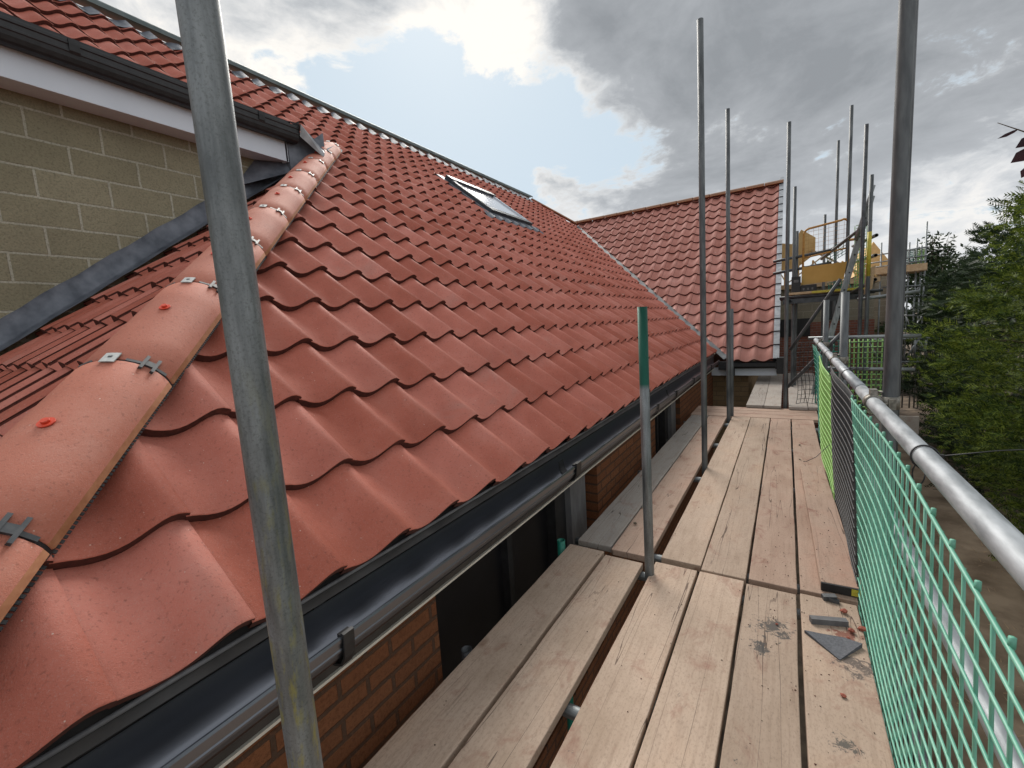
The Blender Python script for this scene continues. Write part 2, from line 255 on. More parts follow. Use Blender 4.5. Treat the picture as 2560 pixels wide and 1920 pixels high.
# ================================================================ mesh helpers
class MB:
    def __init__(s): s.v=[]; s.f=[]; s.mi=[]; s.sm=[]
    def add(s,vs,fs,mi=0,smooth=False):
        o=len(s.v); s.v+= [tuple(x) for x in vs]
        for f in fs: s.f.append([i+o for i in f]); s.mi.append(mi); s.sm.append(smooth)
    def box(s,a,b,mi=0):
        (x0,y0,z0),(x1,y1,z1)=a,b
        s.add([(x0,y0,z0),(x1,y0,z0),(x1,y1,z0),(x0,y1,z0),(x0,y0,z1),(x1,y0,z1),(x1,y1,z1),(x0,y1,z1)],[(0,3,2,1),(4,5,6,7),(0,1,5,4),(1,2,6,5),(2,3,7,6),(3,0,4,7)],mi)
    def obox(s,c,ax,ay,az,mi=0):
        c,ax,ay,az=map(Vector,(c,ax,ay,az)); vs=[]
        for k in (-1,1):
            for i,j in ((-1,-1),(1,-1),(1,1),(-1,1)): vs.append(c+ax*i+ay*j+az*k)
        s.add(vs,[(0,3,2,1),(4,5,6,7),(0,1,5,4),(1,2,6,5),(2,3,7,6),(3,0,4,7)],mi)
    def tube(s,p,q,r,n=20,wall=.0045,mi=0,seg=1,bow=0):
        p,q=Vector(p),Vector(q); d=(q-p).normalized(); a=d.cross(Vector((0,0,1)) if abs(d.z)<.9 else Vector((1,0,0))).normalized(); b=d.cross(a)
        if wall and wall<r:
            prof=[(p,r-wall),(p,r)]+[(p.lerp(q,i/seg),r) for i in range(1,seg)]+[(q,r),(q,r-wall),(q-d*.12 if (q-p).length>.3 else q.lerp(p,.5),r-wall)]
        else: prof=[(p,r)]+[(p.lerp(q,i/seg),r) for i in range(1,seg)]+[(q,r)]
        vs=[];fs=[]
        for c,rr in prof:
            for i in range(n):
                t=2*math.pi*i/n; vs.append(c+a*math.cos(t)*rr+b*math.sin(t)*rr)
        for k in range(len(prof)-1):
            for i in range(n): j=(i+1)%n; fs.append((k*n+i,k*n+j,(k+1)*n+j,(k+1)*n+i))
        s.add(vs,fs,mi,True)
        if wall:
            k=len(prof)-1; o=len(s.v)-n; s.f.append([o+i for i in range(n)]); s.mi.append(mi); s.sm.append(False)
        else:
            o=len(s.v)-len(vs); s.f.append([o+i for i in range(n)][::-1]); s.mi.append(mi); s.sm.append(False)
            o=len(s.v)-n; s.f.append([o+i for i in range(n)]); s.mi.append(mi); s.sm.append(False)
    def path(s,pts,r,n=6,mi=0):
        pts=[Vector(p) for p in pts]; vs=[];fs=[]; up=None
        for k,p in enumerate(pts):
            d=(pts[min(k+1,len(pts)-1)]-pts[max(k-1,0)]).normalized()
            if up is None: up=d.cross(Vector((0,0,1)) if abs(d.z)<.9 else Vector((1,0,0))).normalized()
            a=(up-d*up.dot(d)).normalized(); up=a; b=d.cross(a)
            rr=r[k] if isinstance(r,(list,tuple)) else r
            for i in range(n):
                t=2*math.pi*(i+.5)/n; vs.append(p+a*math.cos(t)*rr+b*math.sin(t)*rr)
        for k in range(len(pts)-1):
            for i in range(n): j=(i+1)%n; fs.append((k*n+i,k*n+j,(k+1)*n+j,(k+1)*n+i))
        fs.append(tuple(range(n))[::-1]); fs.append(tuple((len(pts)-1)*n+i for i in range(n)))
        s.add(vs,fs,mi,n>4)
    def sweep(s,prof,axis_pts,mi=0,smooth=True,flip=False):
        """prof: list of Vector offsets; axis_pts: list of origins"""
        n=len(prof); vs=[Vector(o)+Vector(p) for o in axis_pts for p in prof]; fs=[]
        for k in range(len(axis_pts)-1):
            for i in range(n-1): f=(k*n+i,k*n+i+1,(k+1)*n+i+1,(k+1)*n+i); fs.append(f[::-1] if flip else f)
        s.add(vs,fs,mi,smooth)
    def build(s,name,mats,parent=None,loc=None,world=True):
        me=bpy.data.meshes.new(name); off=Vector((0,0,0))
        if parent is not None and world:
            p=parent
            while p is not None: off+=p.location; p=p.parent
        if loc is not None: off+=Vector(loc)
        me.from_pydata([tuple(Vector(v)-off) for v in s.v],[],s.f)
        mats=mats if isinstance(mats,(list,tuple)) else [mats]
        for mm in mats: me.materials.append(mm)
        me.polygons.foreach_set('material_index',s.mi); me.polygons.foreach_set('use_smooth',s.sm); me.update()
        o=bpy.data.objects.new(name,me); C.objects.link(o)
        if parent is not None: o.parent=parent
        if loc is not None: o.location=loc
        return o
def tag(o,label=None,cat=None,group=None,kind=None):
    if label: o['label']=label
    if cat: o['category']=cat
    if group: o['group']=group
    if kind: o['kind']=kind
    return o
def thing(name,label,cat,loc=(0,0,0),rz=0,group=None):
    o=bpy.data.objects.new(name,None); C.objects.link(o); o.location=loc; o.rotation_euler=(0,0,rz); o.empty_display_size=.1
    return tag(o,label,cat,group)
def bevel(o,wd,seg=2):
    md=o.modifiers.new('bevel','BEVEL'); md.width=wd; md.segments=seg; md.limit_method='ANGLE'; return o
# ================================================================ ground
GZ=-2.3
pt=MB(); pn=40
pt.add([(x+.12*math.sin(y*1.1),y,GZ+.13+.04*math.sin(y*.7)) if k in (1,2) else (x+.12*math.sin(y*1.1),y,GZ-.12) for y in [-4+i*.8 for i in range(pn)] for k,x in enumerate((.95,1.15,2.75,3.0))],[(4*i+j,4*i+j+1,4*i+j+5,4*i+j+4) for i in range(pn-1) for j in range(3)],0,True)
tag(pt.build('path',simple('sandy_path',(.17,.12,.078),(.38,.29,.205),2.2,.95,0,9,.5,kind='Position')),kind='structure')
g=MB(); 
nx=60
for i in range(nx):
    pass
def gh(x,y): return GZ+.05*math.sin(x*1.7+y*.9)+.04*math.sin(y*2.3-x)
xs=[-300,-60,-20]+[ -10+i*.5 for i in range(61)]+[30,60,300]; ys=[-300,-60,-20]+[-8+i*.6 for i in range(70)]+[50,90,300]
vs=[(x,y,gh(x,y) if abs(x)<25 and -10<y<40 else GZ) for y in ys for x in xs]; n=len(xs)
g.add(vs,[(j*n+i,j*n+i+1,(j+1)*n+i+1,(j+1)*n+i) for j in range(len(ys)-1) for i in range(n-1)],0,True)
tag(g.build('ground',m_earth),kind='structure')
# ================================================================ the house
PM=R(39); cP,sP,tP=math.cos(PM),math.sin(PM),math.tan(PM)
XE,ZE,Y0=-1.15,.659,-.301
HK=1.076; PH=math.atan(math.tan(R(39))/HK); tH=math.tan(PH)
TW,TG=.283,.378
def hipf(x,y): return (x-XE)*HK+(y-Y0)
house=thing('house','house with red pantile roofs, brick lower wall and pale block upper wall beside the scaffold','house',(-5,6,GZ))
PROF=[(t_,h_*1.17) for t_,h_ in [(0,.037),(.06,.031),(.13,.023),(.21,.012),(.30,.004),(.39,0),(.47,.002),(.55,.009),(.63,.022),(.71,.038),(.79,.052),(.86,.059),(.93,.058),(1.0,.050),(1.035,.044)]]
rt=random.Random(3)
def tile_field(P0,u,s,nn,cols,rows,phase,keep=None,g=TG,e=.040,base=-.109,thick=.037,eave_full=True):
    """tile courses on a slope; P0 eave point, u along the eave, s up the slope, nn the outward normal"""
    P0,u,s,nn=map(Vector,(P0,u,s,nn)); mb=MB()
    for r in range(*rows):
        for c in range(*cols):
            u0=phase+c*TW; s0=r*g
            ctr=P0+u*(u0+TW/2)+s*(s0+g/2)
            if keep and not keep(ctr,r,c): continue
            j=rt.uniform(-.0025,.0025); js=rt.uniform(-.004,.004); tw=rt.uniform(-.003,.003)
            lo=[P0+u*(u0+t*TW)+s*(s0+js+tw*(t-.5)*2)+nn*(base+h+e+j) for t,h in PROF]
            md=[P0+u*(u0+t*TW)+s*(s0+js+.012)+nn*(base+h+e+j+.0005) for t,h in PROF]
            up=[P0+u*(u0+t*TW)+s*(s0+g+.05)+nn*(base+h-.004+j*.3) for t,h in PROF]
            n=len(PROF); lo0=[p-nn*.0035 for p in lo]; lo1=[p+s*.003 for p in lo]
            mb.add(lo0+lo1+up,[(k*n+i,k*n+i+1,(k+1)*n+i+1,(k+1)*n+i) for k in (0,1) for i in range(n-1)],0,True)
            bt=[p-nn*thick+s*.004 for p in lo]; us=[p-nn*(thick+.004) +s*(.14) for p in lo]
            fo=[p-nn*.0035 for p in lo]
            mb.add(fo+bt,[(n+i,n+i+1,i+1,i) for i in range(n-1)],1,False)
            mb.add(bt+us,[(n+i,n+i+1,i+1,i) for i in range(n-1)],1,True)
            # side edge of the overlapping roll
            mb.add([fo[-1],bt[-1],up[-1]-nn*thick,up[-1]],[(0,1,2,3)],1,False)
    return mb
import bmesh
def clip(o,planes):
    bm=bmesh.new(); bm.from_mesh(o.data)
    off=Vector((0,0,0)); p=o.parent
    while p is not None: off+=p.location; p=p.parent
    for co,no in planes:      # keeps the side the normal points away from
        bmesh.ops.bisect_plane(bm,geom=bm.verts[:]+bm.edges[:]+bm.faces[:],dist=1e-5,plane_co=Vector(co)-off,plane_no=Vector(no),clear_outer=True,clear_inner=False)
    bm.to_mesh(o.data); bm.free(); return o
YT=.2264-TW      # first column starts here
sM=(-cP,0,sP); nM=(sP,0,cP)
RB=12
HIPC=-1.27; VAL=8.496
# skylight hole
SKX0,SKX1,SKY0,SKY1=-5.74,-4.70,7.10,8.66
def keepA(c,r,k): return hipf(c.x,c.y)>-.4 and c.x+c.y<VAL+.35
def inwin(c): return SKX0+.12<c.x<SKX1-.02 and SKY0+.02<c.y<SKY1-.02
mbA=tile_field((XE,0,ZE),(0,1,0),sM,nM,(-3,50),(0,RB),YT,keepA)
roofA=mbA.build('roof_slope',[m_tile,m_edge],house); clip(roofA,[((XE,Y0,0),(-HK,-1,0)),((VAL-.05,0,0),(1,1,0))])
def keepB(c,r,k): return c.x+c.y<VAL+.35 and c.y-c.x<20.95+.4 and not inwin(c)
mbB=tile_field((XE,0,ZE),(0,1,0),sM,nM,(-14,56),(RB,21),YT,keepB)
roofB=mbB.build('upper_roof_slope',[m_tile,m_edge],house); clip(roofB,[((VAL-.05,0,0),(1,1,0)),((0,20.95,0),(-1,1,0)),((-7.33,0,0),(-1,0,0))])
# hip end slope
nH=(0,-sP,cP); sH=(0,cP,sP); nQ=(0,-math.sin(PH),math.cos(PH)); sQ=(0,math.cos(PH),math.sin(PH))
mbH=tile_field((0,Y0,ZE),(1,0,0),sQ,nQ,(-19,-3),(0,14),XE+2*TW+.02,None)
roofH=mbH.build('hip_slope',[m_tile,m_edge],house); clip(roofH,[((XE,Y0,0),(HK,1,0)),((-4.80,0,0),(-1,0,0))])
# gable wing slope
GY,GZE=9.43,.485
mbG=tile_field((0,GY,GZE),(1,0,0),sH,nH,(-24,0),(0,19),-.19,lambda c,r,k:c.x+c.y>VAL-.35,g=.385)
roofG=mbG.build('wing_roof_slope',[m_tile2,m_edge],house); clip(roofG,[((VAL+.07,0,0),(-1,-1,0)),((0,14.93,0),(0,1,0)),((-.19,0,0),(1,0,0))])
# underlay sheets so that nothing shows through the tiles
ul=MB()
def mp_(x,y,o=-.118): return (x+nM[0]*o,y,ZE+(XE-x)*tP+nM[2]*o)
ul.add([mp_(XE-.06,Y0+.05),mp_(XE-.06,9.62),mp_(-6.3,14.7),mp_(-7.3,13.6),mp_(-7.3,-4),mp_(-4.68,-4),mp_(-4.68,3.46)],[(0,1,2,3,6),(6,3,4,5)],0)
def hp_(x,y,o=-.118): return (x,y+nQ[1]*o,ZE+(y-Y0)*tH+nQ[2]*o)
ul.add([hp_(XE-.1,Y0+.04),hp_(-4.8,Y0+.04),hp_(-4.8,3.6)],[(0,1,2)],0)
def gp_(x,y,o=-.118): return (x,y+nH[1]*o,GZE+(y-GY)*tP+nH[2]*o)
ul.add([gp_(-.2,GY+.06),gp_(-.95,GY+.06),gp_(-6.35,14.8),gp_(-.2,14.8)],[(0,3,2,1)],0)
ul.build('roof_underlay',m_black,house)
# far slopes, seen from another side
bk=MB(); zr=ZE+(XE+7.35)*tP
bk.add([(-7.36,-4,zr-.08),(-7.36,13.6,zr-.08),(-13,13.6,ZE),(-13,-4,ZE)],[(0,1,2,3)])
bk.add([(-7.36,13.6,zr-.08),(-13,13.6,ZE),(-6.3,20,ZE),(-6.3,14.7,zr-1.1)],[(0,1,2,3)])
bk.add([(-6.4,14.95,4.78),(-.15,14.95,4.78),(-.15,20.3,.485),(-6.4,20.3,.485)],[(0,1,2,3)])
bk.build('rear_roof_slope',m_tile,house)
# valley lining
va=MB()
for a,b in (((-1.0,VAL+1.0),(-6.2,VAL+6.2)),):
    for off0,off1 in ((-.03,.045),):
        def vz(x,y): return ZE+(XE-x)*tP-.06
        va.add([(a[0]+off0,a[1]+off0,vz(*a)+.0),(a[0]+off1,a[1]+off1,vz(*a)+.05),(b[0]+off1,b[1]+off1,vz(*b)+.05),(b[0]+off0,b[1]+off0,vz(*b))],[(0,1,2,3)])
va.build('valley_lining',simple('valley_grey',(.09,.095,.10),(.20,.205,.21),5,.5,.2,5,.2,kind='Position'),house)
# main ridge: grey sealing strip over pale lead, then clay caps along the far hip
rg=MB(); pr=[Vector((math.cos(t)*.075,0,math.sin(t)*.055)) for t in [R(-20+22*i) for i in range(11)]]
zr=ZE+(XE+7.35)*tP
rg.sweep(pr,[(-7.35,-4,zr+.012),(-7.35,13.6,zr+.012)],0,True)
rg.box((-7.43,-4,zr-.03),(-7.27,13.45,zr+.02))
rg.build('ridge_strip',m_green_metal,house)
rl=MB(); pts=[]
for i in range(0,17*12+8):
    y=-4+i/12*1.0; t=((y-YT)/TW)%1
    h=0
    for (a,ha),(b_,hb) in zip(PROF,PROF[1:]):
        if a<=t<=b_: h=ha+(hb-ha)*(t-a)/(b_-a)
    pts.append((y,h))
vs=[]
for y,h in pts:
    for s_ in (0,.26): 
        k=7.83-s_; vs.append((XE-k*cP+sP*(h-.071+.012),y,ZE+k*sP+cP*(h-.071+.012)))
pts=[p for p in pts if p[0]<13.3]
rl.add(vs[:2*len(pts)],[(2*i,2*i+1,2*i+3,2*i+2) for i in range(len(pts)-1)],0,True)
rl.build('ridge_flashing',m_lead,house)
# half-round caps
def cap_mesh(r,ln,thick=.016,seg=18,a0=0,taper=.0):
    """cap along local +X (up the slope), underside open, origin at its lower end"""
    mb=MB(); o=[];i_=[]
    for k,x in enumerate((0,.004,ln*.25,ln*.5,ln*.75,ln-.004,ln)):
        rr=r-(.004 if k in (0,6) else 0)-taper*x
        o.append([Vector((x,math.cos(t)*rr,math.sin(t)*rr*.80)) for t in [R(a0)+(math.pi-2*R(a0))*j/seg for j in range(seg+1)]])
        i_.append([Vector((x,math.cos(t)*(rr-thick),math.sin(t)*(rr-thick)*.80-.0)) for t in [R(a0)+(math.pi-2*R(a0))*j/seg for j in range(seg+1)]])
    n=seg+1
    mb.add([p for row in o for p in row],[(k*n+j,k*n+j+1,(k+1)*n+j+1,(k+1)*n+j) for k in range(6) for j in range(1,seg-1)],0,True)
    for j in (0,seg-1): mb.add([p for row in o for p in row],[(k*n+j,k*n+j+1,(k+1)*n+j+1,(k+1)*n+j) for k in range(6)],2,True)
    mb.add(o[0]+i_[0],[(j,n+j,n+j+1,j+1) for j in range(seg)],1,False)
    mb.add(o[-1]+i_[-1],[(j,j+1,n+j+1,n+j) for j in range(seg)],1,False)
    mb.add(i_[0]+i_[-1],[(j,n+j,n+j+1,j+1) for j in range(seg)],1,True)
    for j,sg in ((0,1),(seg,-1)):
        mb.add([o[0][j],o[-1][j],i_[-1][j],i_[0][j]],[(0,1,2,3)],2,False)
    return mb
HD=Vector((-1,HK,tP)); HL=HD.length; HD=HD/HL
hip_side=Vector((HK,1,0)).normalized(); hip_up=hip_side.cross(HD)*-1
if hip_up.z<0: hip_up=-hip_up
rotm=Matrix((( HD.x,-hip_side.x,hip_up.x),(HD.y,-hip_side.y,hip_up.y),(HD.z,-hip_side.z,hip_up.z)))
def place(o,pos,rot):
    off=Vector((0,0,0)); p=o.parent
    while p is not None: off+=p.location; p=p.parent
    mt=rot.to_4x4(); mt.translation=Vector(pos)-off; o.matrix_local=mt
CAPR=.152; CAPG=.672
def hip_pt(l,up=0): return Vector((XE,Y0,ZE))+HD*l+hip_up*up
cm=cap_mesh(CAPR,CAPG-.012); proto=None
m_capedge=simple('cap_cut_edge',(.36,.15,.07),(.44,.20,.10),50,.85)
rc=random.Random(5)
def strap_mesh(detail):
    mb=MB(); rr=CAPR-.006
    prof=[]
    for j in range(17):
        t=R(-4+188*j/16); prof.append((math.cos(t)*rr,math.sin(t)*rr*.80))
    vs=[]
    for x in (-.022,.022):
        for a,b_ in prof: vs.append((x,a,b_))
    n=17; mb.add(vs,[(j,j+1,n+j+1,n+j) for j in range(n-1)],0,True)
    # little raised pads on the strap
    for ang in (R(150),R(118),R(62),R(28)):
        c=Vector((0,math.cos(ang)*(rr+.004),math.sin(ang)*(rr+.004)*.8)); d=Vector((0,math.cos(ang),math.sin(ang))); tt=Vector((0,-math.sin(ang),math.cos(ang)*.8)).normalized()
        mb.obox(c,Vector((.006,0,0)),tt*.022,d*.003,1)
    # H clip
    ang=R(135); c=Vector((0,math.cos(ang)*(rr+.012),math.sin(ang)*(rr+.012)*.8)); d=Vector((0,math.cos(ang),math.sin(ang))); tt=Vector((0,-math.sin(ang),math.cos(ang)*.8)).normalized()
    mb.obox(c,Vector((.012,0,0)),tt*.020,d*.004,1)
    for sg in (-1,1): mb.obox(c+tt*sg*.017,Vector((.034,0,0)),tt*.005,d*.006,1)
    return mb
def tag_mesh():
    mb=MB(); rr=CAPR+.004; vs=[]
    for x in (-.027,.027):
        for a in (86,91,97,102): t=R(a); vs.append((x,math.cos(t)*rr,math.sin(t)*rr*.8+.001))
    vs2=[Vector(v)+Vector((0,0,.0025)) for v in vs]
    mb.add(vs2,[(0,1,5,4),(1,2,6,5),(2,3,7,6)],0,True); mb.add(vs,[(4,5,1,0),(5,6,2,1),(6,7,3,2)],0)
    mb.add([vs[0],vs[3],vs2[3],vs2[0]],[(0,1,2,3)]); mb.add([vs[4],vs[7],vs2[7],vs2[4]],[(3,2,1,0)])
    # tiny dark mark on the tag
    t=R(94); mb.obox((.002,math.cos(t)*rr,math.sin(t)*rr*.8+.0045),(.004,0,0),(0,.006,0),(0,0,.0006),1)
    return mb
def screw_mesh():
    mb=MB()
    mb.tube((0,0,0),(0,0,.004),.020,20,0); mb.tube((0,0,.004),(0,0,.012),.010,16,0); return mb
ncap=11; l0=-.70
for k in range(ncap):
    l=l0+k*CAPG
    if proto is None:
        cp=cm.build('ridge_tile',[m_cap,m_cap,m_capedge],house,world=False); st=strap_mesh(1).build('strap',[m_black,m_clip],cp,world=False)
        tg=tag_mesh().build('tag',[m_tag,m_clip],cp,world=False); sw=screw_mesh().build('screw_cap',m_redcap,cp,world=False)
        st.location=(CAPG-.004,0,-.002); tg.location=(CAPG-.006,0,0); sw.location=(.36,-.012,CAPR*.80+.001)
        proto=cp; c=cp
    else:
        c=proto.copy(); C.objects.link(c); c.parent=house
        for ch in proto.children:
            d=ch.copy(); C.objects.link(d); d.parent=c
            if d.name.startswith('screw'): d.location=(.36+rc.uniform(-.03,.03),-.012+rc.uniform(-.015,.015),CAPR*.80+.001)
    tw=Matrix.Rotation(R(rc.uniform(-1.2,1.2)),3,'X')
    place(c,hip_pt(l,-.068+rc.uniform(-.003,.003)),rotm@tw)
# comb strip under the caps
cb=MB()
for sd in (1,-1):
    for k in range(int(7.3/.014)):
        l=-.25+k*.014; a=hip_pt(l,-.070)+hip_side*sd*(CAPR-.045)
        cb.obox(a+hip_side*sd*.012-hip_up*.020,HD*.0045,hip_side*sd*.014-hip_up*.010,hip_up*.0015)
    a=hip_pt(-.3,-.07)+hip_side*sd*(CAPR-.075); b_=hip_pt(7.0,-.07)+hip_side*sd*(CAPR-.075)
    cb.obox((a+b_)/2,(b_-a)/2,hip_side*.03,hip_up*.012)
cb.build('comb_strip',m_comb,house)
# ---- upper block wall, soffit, fascia, gutter
wl=MB(); XW=-4.84
wl.box((XW-.2,-4,GZ),(XW,3.62,3.33))
wl.build('upper_wall',m_block,house)
fs=MB(); fs.box((-4.84+.002,-4,3.315),(-4.622,3.02,3.345)); fs.box((-4.62,-4,3.30),(-4.60,3.05,3.62)); fs.box((-4.838,3.02,3.30),(-4.60,3.045,3.60))
bevel(fs.build('fascia',m_white,house),.003)
def gutter(x_back,x_lip,z_lip,y0,y1,depth,side=1):
    """side=+1: lip at larger x"""
    mb=MB(); w_=x_lip-x_back
    prof_in=[(0,.050),(.02,.012),(.05,-.020),(.16,-.050),(.32,-.068),(.50,-.072),(.68,-.066),(.82,-.050),(.92,-.030),(.97,-.012),(1.0,.0)]
    prof_out=[(1.0,.0),(1.0,.004),(1.06,.005),(1.085,-.002),(1.085,-.012),(1.03,-.016),(1.03,-.032),(1.05,-.036),(1.045,-.042),(1.0,-.046),(.95,-.062),(.84,-.078),(.68,-.084),(.5,-.086),(.3,-.084),(.05,-.08),(-.02,-.04),(-.02,.055),(0,.055),(0,.050)]
    sc_=depth/.072
    for pr_,sm in ((prof_in,True),(prof_out,False)):
        P=[Vector((x_back+a*w_,0,z_lip+h*sc_)) for a,h in pr_]
        ys_=[y0+(y1-y0)*i/14 for i in range(15)]
        mb.sweep(P,[(0,y,.0035*math.sin(y*1.9)) for y in ys_],0,sm)
    return mb,[(x_back+a*w_,z_lip+h*sc_) for a,h in prof_out]
GB,GL,GZL=-1.205,-1.095,.487
gm,gpo=gutter(GB,GL,GZL,-1.2,9.28,.072); go=gm.build('gutter',m_plastic_dark,house)
def bracket(x0,x1,z,y,parent,wd=.018,r=.006,union=False):
    mb=MB(); w_=x1-x0
    out=[(-.02,.06),(-.03,-.03),(0,-.088),(.25,-.098),(.6,-.098),(.88,-.088),(1.05,-.060),(1.10,-.02),(1.11,.010),(1.02,.012)]
    P=[Vector((x0+a*w_,0,z+h)) for a,h in out]; Q=[Vector((x0+.5*w_+(a-.5)*w_*1.10,0,z-.035+(h+.035)*1.13)) for a,h in out]
    n=len(P); vs=[p+Vector((0,y-wd,0)) for p in P]+[p+Vector((0,y+wd,0)) for p in P]+[p+Vector((0,y-wd,0)) for p in Q]+[p+Vector((0,y+wd,0)) for p in Q]
    f=[]
    for i in range(n-1): f+=[(i,i+1,n+i+1,n+i),(2*n+i,3*n+i,3*n+i+1,2*n+i+1),(i,2*n+i,2*n+i+1,i+1),(n+i,n+i+1,3*n+i+1,3*n+i)]
    f+=[(0,n,3*n,2*n),(n-1,3*n-1,4*n-1,2*n-1)]
    mb.add(vs,f); mb.box((x1-.012,y-wd,z-.001),(x1+.012,y+wd,z+.010))
    if union: mb.sweep([Vector((x0+a*w_,0,z+h+.003)) for a,h in [(.02,.012),(.05,-.020),(.16,-.050),(.32,-.068),(.50,-.072),(.68,-.066),(.82,-.050),(.92,-.030),(.97,-.012),(1.0,.0)]],[(0,y-wd,0),(0,y+wd,0)],0,True)
    return mb.build('bracket',m_black,parent)
for y in (.72,4.45,6.5,8.2): bracket(GB,GL,GZL,y,go)
for y in (2.42,5.35): bracket(GB,GL,GZL,y,go,.035,union=True)
# pipe-like felt support tray and dark boards behind the gutter
ft=MB(); ft.box((-1.235,-1.2,.30),(-1.213,9.5,.585)); ft.box((-1.34,-1.2,.299),(-1.215,9.5,.315),0)
ft.add([(-1.19,-1.2,.560),(-1.30,-1.2,.64),(-1.30,9.4,.64),(-1.19,9.4,.560)],[(0,1,2,3)],0)
bevel(ft.build('lower_fascia',m_fascia_dark,house),.002)
cs=MB(); cs.box((-1.244,-1.2,.287),(-1.207,9.5,.297)); cs.build('soffit_edge',m_cream,house)
tr_=MB(); tr_.tube((-1.212,-1.2,.585),(-1.212,9.3,.585),.0065,10,0); tr_.build('fascia_trim',m_jamb,house)
# lower wall with two openings
bw=MB()
for ya,yb in ((-3,1.27),(3.17,5.0),(6.41,9.7)): bw.box((-1.45,ya,GZ),(-1.262,yb,.286))
for ya,yb in ((1.27,3.17),(5.0,6.41)): bw.box((-1.45,ya,GZ),(-1.262,yb,-1.3))
bw.build('brick_wall',m_brick,house)
wi=None
for ya,yb in ((1.27,3.17),(5.0,6.41)):
    wn_=MB(); wn_.box((-1.42,ya+.002,-1.298),(-1.40,yb-.002,.285)); wi=wn_.build('window',m_void,house)
    fr=MB(); fr.box((-1.40,yb-.46,-1.298),(-1.285,yb-.19,.284)); fr.build('window_jamb',m_jamb,wi)
    f2=MB(); f2.box((-1.40,yb-.62,-1.298),(-1.33,yb-.46,.283)); f2.box((-1.40,ya+.002,-1.298),(-1.34,ya+.06,.283)); f2.box((-1.40,(ya+yb)/2-.25,-1.298),(-1.35,(ya+yb)/2-.20,.283)); f2.build('window_frame',m_black,wi)
# upper gutter and lead work
gm2,_=gutter(-4.598,-4.47,3.64,-4,3.12,.125)
g2=gm2.build('upper_gutter',m_black,house)
en=MB(); en.box((-4.60,3.12,3.545),(-4.465,3.128,3.70)); en.build('stop_end',m_black,g2)
for y in (1.35,2.72): bracket(-4.598,-4.47,3.64,y,g2,.03)
fl=MB()
def wave(i): return .012*math.sin(i*1.9)
vs=[];nf=40
for i in range(nf+1):
    y=-1.0+(3.70+1.0)*i/nf; zt=ZE+(y-Y0)*tH
    vs+= [(XW+.006,y,zt+.20+wave(i)*.6),(XW+.010,y,zt+.03),(XW+.05,y,zt+.012),(XW+.19,y,zt+.004+wave(i)*.3)]
fl.add(vs,[(4*i+j,4*i+j+1,4*i+j+5,4*i+j+4) for i in range(nf) for j in range(3)],0,True)
fl.build('flashing',m_lead,house)
fc=MB(); fc.add([(XW+.012,3.02,3.60),(XW+.012,2.55,2.98),(XW+.012,3.60,3.92),(-4.60,3.06,3.62),(-4.55,3.30,3.66),(-4.50,3.45,3.50),(-4.60,3.06,3.20)],[(0,1,6,3),(3,6,5,4)],0)
fc.box((XW+.004,2.95,2.9),(XW+.014,3.60,3.60)); fc.build('lead_cheek',m_lead,house)
lp=MB(); lp.add([(-4.60,3.10,3.74),(-4.42,3.12,3.66),(-4.42,3.38,3.44),(-4.55,3.46,3.54),(-4.46,3.12,3.55),(-4.42,3.36,3.39)],[(0,1,2,3),(1,4,5,2)],0)
lp.build('lead_saddle',m_leadpale,house)
# skylight
def mq(x,y,h): return Vector((x,y,ZE+(XE-x)*tP))+Vector(nM)*h
sky_=MB()
def slab(mb,x0,x1,y0,y1,h0,h1,mi=0):
    a=[mq(x0,y0,h0),mq(x1,y0,h0),mq(x1,y1,h0),mq(x0,y1,h0),mq(x0,y0,h1),mq(x1,y0,h1),mq(x1,y1,h1),mq(x0,y1,h1)]
    mb.add(a,[(0,3,2,1),(4,5,6,7),(0,1,5,4),(1,2,6,5),(2,3,7,6),(3,0,4,7)],mi)
skf=MB(); e_=.075
slab(skf,SKX0,SKX0+.13,SKY0,SKY1,-.06,.075); slab(skf,SKX1-.09,SKX1,SKY0,SKY1,-.06,.05); slab(skf,SKX0+.131,SKX1-.091,SKY0,SKY0+e_,-.06,.05); slab(skf,SKX0+.131,SKX1-.091,SKY1-e_,SKY1,-.06,.05)
sf=bevel(skf.build('skylight',m_anth,house),.004)
pg=MB(); slab(pg,SKX0+.132,SKX1-.092,SKY0+e_+.001,SKY1-e_-.001,.02,.03); pg.build('pane',m_glass,sf)
tr2=MB(); slab(tr2,SKX0+.14,SKX1-.1,SKY1-e_-.02,SKY1-e_-.003,.031,.056); slab(tr2,SKX0+.14,SKX1-.1,SKY0+e_+.003,SKY0+e_+.02,.031,.056); slab(tr2,SKX1-.112,SKX1-.094,SKY0+e_+.022,SKY1-e_-.022,.031,.054); tr2.build('pane_trim',m_white,sf)
ap=MB(); vs=[]; npt=60
for i in range(npt+1):
    y=SKY0-.25+(SKY1-SKY0+.5)*i/npt; t=((y-YT)/TW)%1; h=0
    for (a,ha),(b_,hb) in zip(PROF,PROF[1:]):
        if a<=t<=b_: h=ha+(hb-ha)*(t-a)/(b_-a)
    vs+=[mq(SKX1+.17,y,h-.064),mq(SKX1+.002,y,-.005)]
ap.add(vs,[(2*i,2*i+1,2*i+3,2*i+2) for i in range(npt)],0,True)
slab(ap,SKX0-.12,SKX1+.0,SKY0-.10,SKY0-.002,-.05,-.01); slab(ap,SKX0-.12,SKX1+.0,SKY1+.002,SKY1+.10,-.05,-.01); slab(ap,SKX0-.14,SKX0-.002,SKY0,SKY1,-.05,-.01)
ap.build('apron_flashing',m_lead,sf)
